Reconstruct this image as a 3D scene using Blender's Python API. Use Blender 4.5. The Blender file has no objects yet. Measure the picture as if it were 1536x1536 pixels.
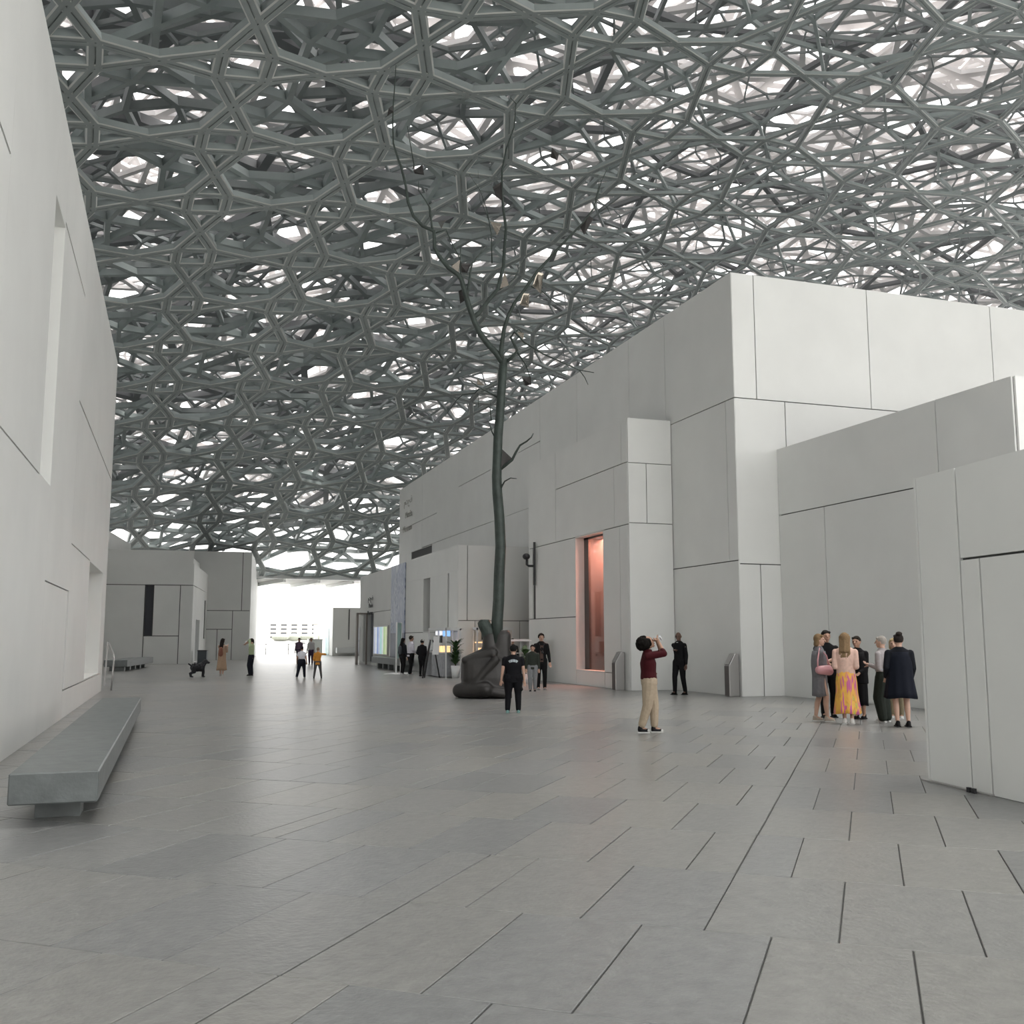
import bpy, bmesh, math, random
import numpy as np
from mathutils import Vector, Matrix
random.seed(7); RS = np.random.RandomState(7)
SC = bpy.context.scene; COL = SC.collection
PI = math.pi; R = math.radians

# ------------------------------------------------------------------ camera
H = 1.6
YAW = R(18.47); PITCH = math.atan(190/1500.)
cd = bpy.data.cameras.new('camera'); cam = bpy.data.objects.new('camera', cd); COL.objects.link(cam)
cd.sensor_fit = 'HORIZONTAL'; cd.sensor_width = 36; cd.lens = 36*1500/1536.; cd.clip_end = 3000; cd.clip_start = .05
cam.location = (0, 0, H); cam.rotation_euler = (PI/2+PITCH, 0, -YAW); SC.camera = cam
# ------------------------------------------------------------------ sky and exposure
SC.view_settings.view_transform = 'Standard'; SC.view_settings.look = 'None'
SC.view_settings.gamma = 1; SC.view_settings.use_curve_mapping = False
SC.view_settings.exposure = 1.68
W = bpy.data.worlds.new('sky'); SC.world = W; W.use_nodes = True
nt = W.node_tree; bg = nt.nodes['Background']
tc = nt.nodes.new('ShaderNodeTexCoord'); sp = nt.nodes.new('ShaderNodeSeparateXYZ'); rp = nt.nodes.new('ShaderNodeValToRGB')
nt.links.new(tc.outputs['Generated'], sp.inputs[0]); nt.links.new(sp.outputs['Z'], rp.inputs[0]); nt.links.new(rp.outputs[0], bg.inputs[0])
rp.color_ramp.elements[0].position = 0.0; rp.color_ramp.elements[0].color = (1.0, .985, .96, 1)
rp.color_ramp.elements[1].position = .8; rp.color_ramp.elements[1].color = (.97, .985, 1.0, 1)
bg.inputs[1].default_value = 1.0
sl = bpy.data.lights.new('hazy_sun', 'SUN'); sl.energy = 5.0; sl.angle = R(22); sl.color = (1, .97, .93)
so = bpy.data.objects.new('hazy_sun', sl); COL.objects.link(so); so.rotation_euler = Vector((.18, .12, .97)).to_track_quat('Z', 'Y').to_euler()
SC.cycles.max_bounces = 7; SC.cycles.diffuse_bounces = 5; SC.cycles.caustics_reflective = False; SC.cycles.caustics_refractive = False

# ------------------------------------------------------------------ view maths, to read real positions off the photograph
FWv = np.array([math.sin(YAW)*math.cos(PITCH), math.cos(YAW)*math.cos(PITCH), math.sin(PITCH)])
RTv = np.array([math.cos(YAW), -math.sin(YAW), 0.]); UPv = np.cross(RTv, FWv); EYE = np.array([0, 0, H])
def ray(x, y): return FWv*1500+RTv*(x-768)+UPv*(768-y)
def G(x, y, z=0.):
    d = ray(x, y); return EYE+d*((z-H)/d[2])
DH = np.array([math.sin(YAW), math.cos(YAW), 0.])       # horizontal forward
def AT(x, y, depth):                                      # point at a horizontal depth from the eye
    d = ray(x, y); return EYE+d*(depth/(d@DH))

# ------------------------------------------------------------------ materials
MAT = {}
def mat(name, col, rough=.6, metal=0., var=0., vscale=3., bump=0., bscale=40., spec=.5, tone=None, col2=None, emit=None):
    if name in MAT: return MAT[name]
    m = bpy.data.materials.new(name); MAT[name] = m; m.use_nodes = True
    t = m.node_tree; b = t.nodes['Principled BSDF']; N = t.nodes.new; L = t.links.new
    b.inputs['Base Color'].default_value = (*col, 1); b.inputs['Roughness'].default_value = rough
    b.inputs['Metallic'].default_value = metal; b.inputs['Specular IOR Level'].default_value = spec
    geo = N('ShaderNodeNewGeometry')
    cur = None
    if var > 0:
        n = N('ShaderNodeTexNoise'); n.inputs['Scale'].default_value = vscale; n.inputs['Detail'].default_value = 5
        L(geo.outputs['Position'], n.inputs['Vector'])
        r = N('ShaderNodeValToRGB'); L(n.outputs['Fac'], r.inputs[0])
        c2 = col2 or tuple(c*(1-var) for c in col)
        r.color_ramp.elements[0].position = .3; r.color_ramp.elements[1].position = .7
        r.color_ramp.elements[0].color = (*c2, 1); r.color_ramp.elements[1].color = (*[min(1, c*(1+var*.5)) for c in col], 1)
        cur = r.outputs[0]
    if tone:
        if tone == 'object':
            o = N('ShaderNodeObjectInfo'); src = o.outputs['Random']
        else:
            o = N('ShaderNodeAttribute'); o.attribute_name = 'tone'; src = o.outputs['Fac']
        r2 = N('ShaderNodeValToRGB'); L(src, r2.inputs[0])
        e = r2.color_ramp.elements; e[0].position = 0; e[0].color = (.82, .83, .83, 1); e[1].position = 1; e[1].color = (1.05, 1.03, .98, 1)
        k = r2.color_ramp.elements.new(.12); k.color = (.92, .93, .94, 1)
        mx = N('ShaderNodeMixRGB'); mx.blend_type = 'MULTIPLY'; mx.inputs[0].default_value = 1
        if cur: L(cur, mx.inputs[1])
        else: mx.inputs[1].default_value = (*col, 1)
        L(r2.outputs[0], mx.inputs[2]); cur = mx.outputs[0]
    if cur: L(cur, b.inputs['Base Color'])
    if bump > 0:
        n = N('ShaderNodeTexNoise'); n.inputs['Scale'].default_value = bscale; n.inputs['Detail'].default_value = 6
        L(geo.outputs['Position'], n.inputs['Vector'])
        bp = N('ShaderNodeBump'); bp.inputs['Strength'].default_value = bump; bp.inputs['Distance'].default_value = .02
        L(n.outputs['Fac'], bp.inputs['Height']); L(bp.outputs[0], b.inputs['Normal'])
    if emit:
        b.inputs['Emission Color'].default_value = (*col, 1); b.inputs['Emission Strength'].default_value = emit
    return m
def glassy(name, col=(.9, .95, .95), alpha=.12):
    m = bpy.data.materials.new(name); m.use_nodes = True; t = m.node_tree; b = t.nodes['Principled BSDF']
    b.inputs['Base Color'].default_value = (*col, 1); b.inputs['Roughness'].default_value = .03
    tr = t.nodes.new('ShaderNodeBsdfTransparent'); mx = t.nodes.new('ShaderNodeMixShader'); mx.inputs[0].default_value = alpha
    gl = t.nodes.new('ShaderNodeBsdfGlossy'); gl.inputs['Roughness'].default_value = .03
    t.links.new(tr.outputs[0], mx.inputs[1]); t.links.new(gl.outputs[0], mx.inputs[2])
    t.links.new(mx.outputs[0], t.nodes['Material Output'].inputs[0]); return m
M_WALL = mat('white_concrete', (.76, .765, .745), .55, var=.04, vscale=.7, bump=.03, bscale=60)
M_CORE = mat('dark_joint', (.10, .10, .10), .9)
M_SLAB = mat('stone_tile', (.235, .235, .23), .28, var=.16, vscale=9, bump=.24, bscale=24, tone='object')
M_SLABS = mat('stone_tiles_far', (.235, .235, .23), .28, var=.16, vscale=9, bump=.24, bscale=24, tone='attr')
M_GROUT = mat('grout', (.12, .12, .115), .9)
M_PALE = mat('pale_paving', (.5, .5, .48), .7, var=.08, vscale=.4)
M_BEAM = mat('grey_green_steel', (.27, .305, .30), .38, metal=.1, var=.08, vscale=2)
M_EDGE = mat('painted_lit_edge', (.55, .57, .55), .4, metal=.2)  # paler colour on the beam chamfers paints in light caught from the sky
M_MID = mat('mid_grey_steel', (.22, .24, .24), .5, var=.08, vscale=2)
M_DARK = mat('structural_steel', (.14, .145, .15), .6)
M_ALU = mat('painted_lit_aluminium', (.58, .56, .555), .45, var=.08, vscale=1)  # pale tone puts strong skylight on the upper layers into their colour
M_FASCIA = mat('white_fascia', (.8, .81, .8), .5)
M_BLACKF = mat('black_metal', (.02, .02, .022), .4)
M_WGLASS = mat('dark_glass', (.03, .033, .045), .08, var=.1, vscale=.5)
M_STEEL = mat('brushed_steel', (.42, .41, .40), .35, metal=.7, bump=.05, bscale=200)
M_STEELD = mat('dark_brushed_steel', (.14, .13, .125), .4, metal=.6)
M_BENCH = mat('bench_stone', (.145, .16, .158), .38, var=.22, vscale=6, bump=.12, bscale=30)
M_BRONZE = mat('dark_bronze', (.040, .037, .035), .45, metal=.25, var=.35, vscale=2.2, bump=.5, bscale=6)
M_PATINA = mat('green_bronze', (.046, .062, .054), .5, metal=.2, var=.35, vscale=5, bump=.5, bscale=25)
M_MIRROR = mat('polished_plate', (.30, .30, .29), .12, metal=.9)
M_MIRRORB = mat('bronze_plate', (.36, .32, .27), .25, metal=.8)

# ------------------------------------------------------------------ object helpers
def prop(o, label=None, cat=None, group=None, kind=None):
    if label: o['label'] = label
    if cat: o['category'] = cat
    if group: o['group'] = group
    if kind: o['kind'] = kind
    return o
def link(name, me, m=None, parent=None, kind=None):
    o = bpy.data.objects.new(name, me); COL.objects.link(o)
    if m is not None and me is not None:
        for x in (m if isinstance(m, (list, tuple)) else [m]): me.materials.append(x)
    if parent is not None: o.parent = parent
    if kind: o['kind'] = kind
    return o
def empty(name, loc=(0, 0, 0), rz=0., label=None, cat=None, group=None, kind=None):
    o = bpy.data.objects.new(name, None); COL.objects.link(o); o.location = loc; o.rotation_euler = (0, 0, rz); o.empty_display_size = .2
    return prop(o, label, cat, group, kind)
class MB:
    def __init__(s): s.v = []; s.f = []
    def add(s, vs, fs):
        n = len(s.v); s.v += [tuple(map(float, p)) for p in vs]; s.f += [tuple(i+n for i in f) for f in fs]; return s
    def box(s, x0, x1, y0, y1, z0, z1):
        if x0 > x1: x0, x1 = x1, x0
        if y0 > y1: y0, y1 = y1, y0
        if z0 > z1: z0, z1 = z1, z0
        return s.add([(x0, y0, z0), (x1, y0, z0), (x1, y1, z0), (x0, y1, z0), (x0, y0, z1), (x1, y0, z1), (x1, y1, z1), (x0, y1, z1)],
                     [(0, 3, 2, 1), (4, 5, 6, 7), (0, 1, 5, 4), (1, 2, 6, 5), (2, 3, 7, 6), (3, 0, 4, 7)])
    def obox(s, o, u, v, w):                     # box from a corner and three edge vectors
        o, u, v, w = map(np.array, (o, u, v, w)); P = [o, o+u, o+u+v, o+v, o+w, o+u+w, o+u+v+w, o+v+w]
        F = [(0, 3, 2, 1), (4, 5, 6, 7), (0, 1, 5, 4), (1, 2, 6, 5), (2, 3, 7, 6), (3, 0, 4, 7)]
        if np.dot(np.cross(u, v), w) < 0: F = [tuple(reversed(f)) for f in F]
        return s.add(P, F)
    def rings(s, rings, caps=True):
        n = len(rings[0]); V = [p for r in rings for p in r]; F = []
        for k in range(len(rings)-1):
            for i in range(n):
                j = (i+1) % n; F.append((k*n+i, k*n+j, (k+1)*n+j, (k+1)*n+i))
        if caps: F.append(tuple(reversed(range(n)))); F.append(tuple(range((len(rings)-1)*n, len(rings)*n)))
        return s.add(V, F)
    def tube(s, pts, rad, n=8):
        pts = [Vector(p) for p in pts]; rs = rad if isinstance(rad, (list, tuple)) else [rad]*len(pts); RR = []
        pn = None
        for i, p in enumerate(pts):
            t = (pts[min(i+1, len(pts)-1)]-pts[max(i-1, 0)]).normalized()
            if pn is None: pn = t.orthogonal().normalized()
            pn = (pn-t*pn.dot(t)).normalized(); b = t.cross(pn)
            RR.append([p+(pn*math.cos(2*PI*k/n)+b*math.sin(2*PI*k/n))*rs[i] for k in range(n)])
        return s.rings(RR)
    def rc(s, p0, r0, p1, r1, n=10, m=3, flat=1.):  # round cone
        p0 = Vector(p0); p1 = Vector(p1); t = (p1-p0); L = t.length; t = t.normalized() if L > 1e-6 else Vector((0, 0, 1))
        a = t.orthogonal().normalized(); b = t.cross(a); RR = []
        def ring(c, r): RR.append([c+(a*math.cos(2*PI*k/n)+b*math.sin(2*PI*k/n))*r for k in range(n)])
        for i in range(m+1):
            th = -PI/2+(PI/2)*(i+.25)/(m+.25); ring(p0+t*math.sin(th)*r0, r0*math.cos(th))
        for i in range(m+1):
            th = (PI/2)*i/(m+.25); ring(p1+t*math.sin(th)*r1, r1*math.cos(th))
        return s.rings(RR)
    def ell(s, c, rx, ry, rz, n=14, m=9, rot=None):
        c = Vector(c); RR = []
        for i in range(m+1):
            th = -PI/2+PI*(i+.15)/(m+.3); r = math.cos(th)
            ring = [Vector((rx*r*math.cos(2*PI*k/n), ry*r*math.sin(2*PI*k/n), rz*math.sin(th))) for k in range(n)]
            if rot is not None: ring = [rot @ p for p in ring]
            RR.append([c+p for p in ring])
        return s.rings(RR)
    def loft(s, secs, n=18):                       # (cx, cy, z, rx, ry)
        return s.rings([[(cx+rx*math.cos(2*PI*k/n), cy+ry*math.sin(2*PI*k/n), z) for k in range(n)] for cx, cy, z, rx, ry in secs])
    def mesh(s, name, smooth=False):
        me = bpy.data.meshes.new(name); me.from_pydata(s.v, [], s.f); me.update()
        if smooth: me.polygons.foreach_set('use_smooth', [True]*len(me.polygons))
        return me
    def build(s, name, m, parent=None, smooth=False, kind=None): return link(name, s.mesh(name, smooth), m, parent, kind)
def voxel(o, v, smooth=3):
    r = o.modifiers.new('r', 'REMESH'); r.mode = 'VOXEL'; r.voxel_size = v; r.use_smooth_shade = True
    if smooth:
        k = o.modifiers.new('s', 'SMOOTH'); k.factor = .5; k.iterations = smooth
    return o
def bevel(o, w=.01, seg=1):
    b = o.modifiers.new('b', 'BEVEL'); b.width = w; b.segments = seg; b.limit_method = 'ANGLE'; return o

# ------------------------------------------------------------------ dome of interlaced lattice layers
DC = (19.59, 32.62); DZ = 20.453; DK = .0037064
O0 = np.array([-1.1517, 30.0445]); TH0 = .083269
def dome_z(xy): return DZ-DK*((xy[..., 0]-DC[0])**2+(xy[..., 1]-DC[1])**2)
def lattice(s, n):                                 # octagons touching at their corners, a square in each gap
    r = s/2; e = []
    oct_ = [(r*math.cos(k*PI/4), r*math.sin(k*PI/4)) for k in range(8)]
    for i in range(-n, n):
        for j in range(-n, n):
            cx, cy = i*s, (j+.5)*s
            for k in range(8):
                a, b = oct_[k], oct_[(k+1) % 8]; e.append((cx+a[0], cy+a[1], cx+b[0], cy+b[1]))
            q = .2929*r; mx, my = cx+r, cy+r
            c4 = [(-q, -q), (q, -q), (q, q), (-q, q)]
            for k in range(4):
                a, b = c4[k], c4[(k+1) % 4]; e.append((mx+a[0], my+a[1], mx+b[0], my+b[1]))
    return np.array(e)
def to_world(e, rot, off, zo):
    c, s_ = math.cos(rot), math.sin(rot); Mx = np.array([[c, s_], [-s_, c]])
    A = e[:, :2] @ Mx + off; B = e[:, 2:] @ Mx + off
    dA = np.hypot(A[:, 0]-DC[0], A[:, 1]-DC[1]); dB = np.hypot(B[:, 0]-DC[0], B[:, 1]-DC[1])
    ok = (dA < 61) & (dB < 61) & (A[:, 1] > -6)
    A, B = A[ok], B[ok]
    return np.c_[A, dome_z(A)+zo], np.c_[B, dome_z(B)+zo]
def frames(A, B):
    t = B-A; L = np.linalg.norm(t, axis=1, keepdims=True); t = t/L; mid = (A+B)/2
    up = np.c_[2*DK*(mid[:, 0]-DC[0]), 2*DK*(mid[:, 1]-DC[1]), np.ones(len(A))]
    up -= t*np.sum(up*t, 1, keepdims=True); up /= np.linalg.norm(up, axis=1, keepdims=True)
    return t, np.cross(t, up), up, L
def sec_box(w, d): return np.array([(-w/2, 0), (w/2, 0), (w/2, d), (-w/2, d)])
def sec_groove(w, d):
    g = w*.055; e = w*.39; c = w*.055
    return np.array([(-e, 0), (-g, 0), (-g, .035), (g, .035), (g, 0), (e, 0), (w/2, c), (w/2, d), (-w/2, d), (-w/2, c)])
def slim(A, B):                                    # the cladding bars grow slimmer towards the right of the square
    x = (A[:, 0]+B[:, 0])/2-.15*((A[:, 1]+B[:, 1])/2-30); return np.clip(1.0-(x-7.5)*.048, .48, 1.0)[:, None]
def bars(name, A, B, sec, m, parent, ext=.0, thin=True):
    t, sd, up, L = frames(A, B); n = len(sec); q = slim(A, B)*(1 if n == 10 else 1.1) if thin else np.ones((len(A), 1))
    A2 = A-t*ext; B2 = B+t*ext
    V = np.empty((len(A), 2*n, 3))
    for k, (a, b) in enumerate(sec):
        V[:, k] = A2+(sd*a+up*b)*q; V[:, n+k] = B2+(sd*a+up*b)*q
    base = (np.arange(len(A))*2*n)[:, None]
    quads = np.array([(k, (k+1) % n, n+(k+1) % n, n+k) for k in range(n)])
    if n == 4: quads = np.r_[quads, [[3, 2, 1, 0]], [[4, 5, 6, 7]]]
    Q = (base[:, :, None]+quads[None]).reshape(-1, 4)
    me = bpy.data.meshes.new(name); me.vertices.add(len(A)*2*n); me.vertices.foreach_set('co', V.reshape(-1))
    me.loops.add(Q.size); me.loops.foreach_set('vertex_index', Q.reshape(-1).astype(np.int32))
    me.polygons.add(len(Q)); me.polygons.foreach_set('loop_start', np.arange(0, Q.size, 4, dtype=np.int32)); me.polygons.foreach_set('loop_total', np.full(len(Q), 4, dtype=np.int32))
    me.polygons.foreach_set('use_smooth', np.zeros(len(Q), dtype=bool))
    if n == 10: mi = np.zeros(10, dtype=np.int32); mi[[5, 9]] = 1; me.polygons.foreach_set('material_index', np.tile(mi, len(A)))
    me.update(calc_edges=True); me.validate()
    return link(name, me, m, parent, 'stuff')

dome = empty('ceiling', (DC[0], DC[1], 0), kind='structure')
def at_dome(o): o.location = (-DC[0], -DC[1], 0); return o
W0, D0 = .46, .25
A, B = to_world(lattice(5.0, 16), TH0, O0, 0)
mid = (A+B)/2; rel = mid-EYE; dep = rel@FWv; sx = 768+1500*(rel@RTv)/np.maximum(dep, .1); sy = 768-1500*(rel@UPv)/np.maximum(dep, .1)
seen = (dep > 1) & (sx > 90) & (sx < 1600) & (sy > -70) & (sy < 880)
order = np.argsort(np.where(seen, dep, 1e6)); near = order[:300]; far = order[300:]
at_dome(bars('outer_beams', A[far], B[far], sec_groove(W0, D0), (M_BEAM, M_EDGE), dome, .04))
tn, sn, un, Ln = frames(A[near], B[near])
beam_me = {}
for k in range(len(near)):
    key = round(float(Ln[k, 0]), 1)
    if key not in beam_me:
        hh = key/2+.06; sc = sec_groove(W0, D0)
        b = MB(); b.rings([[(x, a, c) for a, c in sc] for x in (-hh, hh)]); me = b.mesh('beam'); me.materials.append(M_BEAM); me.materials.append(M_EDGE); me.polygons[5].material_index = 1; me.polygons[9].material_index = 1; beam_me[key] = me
    o = bpy.data.objects.new('beam', beam_me[key]); COL.objects.link(o); o.parent = dome
    mm = Matrix(((tn[k, 0], -sn[k, 0], un[k, 0], mid[near[k], 0]-DC[0]), (tn[k, 1], -sn[k, 1], un[k, 1], mid[near[k], 1]-DC[1]), (tn[k, 2], -sn[k, 2], un[k, 2], mid[near[k], 2]), (0, 0, 0, 1)))
    qk = float(slim(A[near[k]][None], B[near[k]][None])[0, 0])
    o.matrix_local = mm @ Matrix.Diagonal((float(Ln[k, 0])/key, qk, qk, 1))
LAY = [('inner_lattice', 5.0, TH0+R(22), (2.1, 29.), 1.1, .20, .30, M_BEAM),
       ('inner_lattice', 6.2, TH0-R(17), (0.3, 31.), 2.1, .18, .30, M_MID),
       ('inner_lattice', 3.1, TH0+R(38), (0.9, 31.), 3.0, .10, .16, M_MID),
       ('structural_frame', 8.5, TH0+R(9), (4.3, 27.), 4.2, .40, .4, M_DARK),
       ('upper_lattice', 4.1, TH0+R(30), (1.0, 33.), 6.0, .24, .22, M_ALU),
       ('upper_lattice', 6.0, TH0-R(24), (0.0, 32.), 6.7, .34, .22, M_ALU),
       ('upper_lattice', 2.7, TH0+R(5), (2.0, 30.), 7.4, .15, .14, M_ALU),
       ('upper_lattice', 5.0, TH0+R(51), (0.6, 30.), 8.0, .42, .2, M_ALU)]
for nm, s, rot, off, zo, w, d, m in LAY:
    A, B = to_world(lattice(s, int(80/s)), rot, np.array(off), zo)
    at_dome(bars(nm, A, B, sec_box(w, d), m, dome, w*.25, m is not M_ALU))
# edge ring and its soffit
rim = empty('trim_1', (DC[0], DC[1], 0), kind='structure')
def arc(r, z, a): return np.array([r*math.cos(a), r*math.sin(a), z])
a0, a1 = R(60), R(135); na = 40
b = MB(); c = MB()
for k in range(na):
    p, q = a0+(a1-a0)*k/na, a0+(a1-a0)*(k+1)/na
    b.add([arc(60, 6.95, p), arc(60.5, 6.95, p), arc(60.5, 7.55, p), arc(60, 7.55, p), arc(60, 6.95, q), arc(60.5, 6.95, q), arc(60.5, 7.55, q), arc(60, 7.55, q)],
          [(0, 1, 5, 4), (1, 2, 6, 5), (2, 3, 7, 6), (3, 0, 4, 7), (0, 3, 2, 1), (4, 5, 6, 7)])
    c.add([arc(60.6, 7.0, p), arc(66, 6.75, p), arc(66, 6.9, p), arc(60.6, 7.15, p), arc(60.6, 7.0, q), arc(66, 6.75, q), arc(66, 6.9, q), arc(60.6, 7.15, q)],
          [(0, 1, 5, 4), (1, 2, 6, 5), (2, 3, 7, 6), (3, 0, 4, 7), (0, 3, 2, 1), (4, 5, 6, 7)])
b.build('edge_beam', M_FASCIA, rim); c.build('soffit', mat('soffit', (.5, .5, .48), .6), rim)
for k in range(15):
    a = R(88)+R(3.0)*k; p, q = arc(60.6, 6.7, a), arc(66, 6.45, a+.02)
    t = MB(); t.obox(p, q-p, (.22, 0, 0), (0, 0, .3)); t.build('rib', M_FASCIA, rim)

# ------------------------------------------------------------------ floor
FH = R(37.956); d2 = np.array([math.sin(FH), math.cos(FH)]); d1 = np.array([math.cos(FH), -math.sin(FH)])
floor = empty('floor', (0, 0, 0), kind='structure')
MB().box(-40, 62, -14, 104, -.06, -.016).build('grout_bed', M_GROUT, floor)
MB().box(-900, 1500, 104, 2600, -.10, -.03).build('ground', M_PALE, None, kind='structure')
MB().box(-40, 62, -200, -14, -.10, -.03).build('ground', M_PALE, None, kind='structure')
CD, TW = 1.4345, .712
bands = []; bb = 4.37
tiles = []
for r_ in range(-14, 95):
    b0 = bb+(r_)*CD; b1 = b0+CD
    off = -1.275 if r_ % 2 == 0 else -1.64+.0
    cuts = [off+TW*k for k in range(-110, 110)]
    extra = [-.93] if r_ >= 2 else []
    if r_ < 2: extra.append(-2.73)
    if r_ >= 2 and r_ < 9: extra.append(-4.6)
    if r_ > 6: extra.append(random.choice([-8.2, 4.1, 9.7])+.01)
    cuts = sorted(set(cuts+extra)); cl = [cuts[0]]
    for c_ in cuts[1:]:
        if c_-cl[-1] > .12: cl.append(c_)
        elif c_ in extra: cl[-1] = c_
    k = 0
    while k < len(cl)-1:
        a_0 = cl[k]; a_1 = cl[k+1]
        if (r_ % 2 == 0 and r_ > 2 and random.random() < .12 and k+2 < len(cl) and b0 > 16): a_1 = cl[k+2]; k += 1
        k += 1
        cen = (a_0+a_1)/2*d1+(b0+b1)/2*d2
        if -22 < cen[0] < 60 and -13 < cen[1] < 103: tiles.append((a_0, a_1, b0, b1, cen[0], cen[1], a_0 in extra))
T = np.array([(t[4], t[5]) for t in tiles]); P3 = np.c_[T, np.zeros(len(T))]-EYE
dep = P3@FWv; sx = 768+1500*(P3@RTv)/np.maximum(dep, .1); sy = 768-1500*(P3@UPv)/np.maximum(dep, .1)
vis = (dep > 1) & (sx > -120) & (sx < 1660) & (sy < 1640)
idx = np.argsort(np.where(vis, dep, 1e6)); nearT = set(idx[:300].tolist())
fv = []; ff = []; tone = []
tile_me = {}
ux = Vector((d1[0], d1[1], 0)); vx = Vector((d2[0], d2[1], 0))
for i, (a_0, a_1, b0, b1, cx, cy, ex) in enumerate(tiles):
    g = .0036; gl = .009 if ex else g
    if i in nearT:
        w = round(a_1-a_0, 2); key = (w, ex)
        if key not in tile_me:
            hw = w/2; e = .0035
            z0, z1 = -.017, 0.
            rg = [[(-hw+gl, -CD/2+g, z0), (hw-g, -CD/2+g, z0), (hw-g, CD/2-g, z0), (-hw+gl, CD/2-g, z0)],
                  [(-hw+gl, -CD/2+g, z1-e), (hw-g, -CD/2+g, z1-e), (hw-g, CD/2-g, z1-e), (-hw+gl, CD/2-g, z1-e)],
                  [(-hw+gl+e, -CD/2+g+e, z1), (hw-g-e, -CD/2+g+e, z1), (hw-g-e, CD/2-g-e, z1), (-hw+gl+e, CD/2-g-e, z1)]]
            b = MB(); b.rings(rg); me = b.mesh('tile'); me.materials.append(M_SLAB); tile_me[key] = me
        o = bpy.data.objects.new('tile', tile_me[key]); COL.objects.link(o); o.parent = floor
        o.location = (cx, cy, random.uniform(-.0012, .0008)); o.rotation_euler = (random.uniform(-.0006, .0006), random.uniform(-.0006, .0006), -FH)
    else:
        n = len(fv)
        for z in (-.017, 0):
            for aa, b_ in ((a_0+gl, b0+g), (a_1-g, b0+g), (a_1-g, b1-g), (a_0+gl, b1-g)):
                p = aa*d1+b_*d2; fv.append((p[0], p[1], z))
        ff += [(n+4, n+5, n+6, n+7), (n, n+1, n+5, n+4), (n+1, n+2, n+6, n+5), (n+2, n+3, n+7, n+6), (n+3, n, n+4, n+7)]
        tone += [random.random()]*5
me = bpy.data.meshes.new('tiles'); me.from_pydata(fv, [], ff); at_ = me.attributes.new('tone', 'FLOAT', 'FACE'); at_.data.foreach_set('value', tone)
link('far_tiles', me, M_SLABS, floor, 'stuff')

# ------------------------------------------------------------------ walls clad in large panels
def wall(name, org, ang, outn, height, u0, u1, depth, panels, gap=.030, holes=(), tp=.05, parent=None, seam=.006, tops=True):
    """a clad face: org + u*(cos ang, sin ang); outn = outward normal angle; core box behind the panels"""
    o = parent or empty(name, (org[0], org[1], 0), kind='structure')
    u = np.array([math.cos(ang), math.sin(ang), 0]); n = np.array([math.cos(outn), math.sin(outn), 0])
    P = np.zeros(3) if parent is None else np.array([org[0]-parent.location[0], org[1]-parent.location[1], 0])
    c = MB()
    # core, cut round the holes
    us = sorted({u0, u1, *[h[0] for h in holes], *[h[1] for h in holes]}); zs = sorted({-.04, height-.01, *[h[2] for h in holes], *[h[3] for h in holes]})
    for i in range(len(us)-1):
        for j in range(len(zs)-1):
            cu, cz = (us[i]+us[i+1])/2, (zs[j]+zs[j+1])/2
            dd = depth
            off = tp
            for h in holes:
                if h[0] < cu < h[1] and h[2] < cz < h[3]: off = h[4]
            if off >= dd: continue
            c.obox(P+u*us[i]+np.array([0, 0, zs[j]])-n*off, u*(us[i+1]-us[i]), -n*(dd-off), (0, 0, zs[j+1]-zs[j]))
    c.build('core', M_CORE, o)
    for p in panels:
        e = p[4] if len(p) > 4 else None
        g = {k: gap/2 for k in 'lrbt'}
        if e is not None: g = {k: (gap/2 if k in e else seam/2) for k in 'lrbt'}
        a, b_, z0, z1 = p[:4]
        b = MB(); b.obox(P+u*(a+g['l'])+np.array([0, 0, z0+g['b'] if z0 > 0 else 0.004]), u*(b_-a-g['l']-g['r']), -n*tp, (0, 0, z1-z0-(g['t'] if z1 < height-.02 else 0)-(g['b'] if z0 > 0 else .004)))
        b.build('panel', M_WALL, o)
    return o
def lining(o, org, ang, outn, h, m, t=.03):             # white linings inside a niche: sides, head, sill
    u = np.array([math.cos(ang), math.sin(ang), 0]); n = np.array([math.cos(outn), math.sin(outn), 0])
    P = np.array([org[0]-o.location[0], org[1]-o.location[1], 0.]); d = h[4]
    for (a, b_, z0, z1) in ((h[0]-.004, h[0]+t, h[2], h[3]), (h[1]-t, h[1]+.004, h[2], h[3]), (h[0], h[1], h[3]-t, h[3]+.004), (h[0], h[1], h[2]-.004, h[2]+t)):
        b = MB(); b.obox(P+u*a+np.array([0, 0, z0])-n*.001, u*(b_-a), -n*d, (0, 0, z1-z0)); b.build('reveal', m, o)
def back(o, org, ang, outn, h, m, name='niche_back', t=.02):
    u = np.array([math.cos(ang), math.sin(ang), 0]); n = np.array([math.cos(outn), math.sin(outn), 0])
    P = np.array([org[0]-o.location[0], org[1]-o.location[1], 0.])
    b = MB(); b.obox(P+u*(h[0]+.03)+np.array([0, 0, h[2]+.03])-n*(h[4]-.002), u*(h[1]-h[0]-.06), n*t, (0, 0, h[3]-h[2]-.06)); return b.build(name, m, o)
UP_ = PI/2
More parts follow.
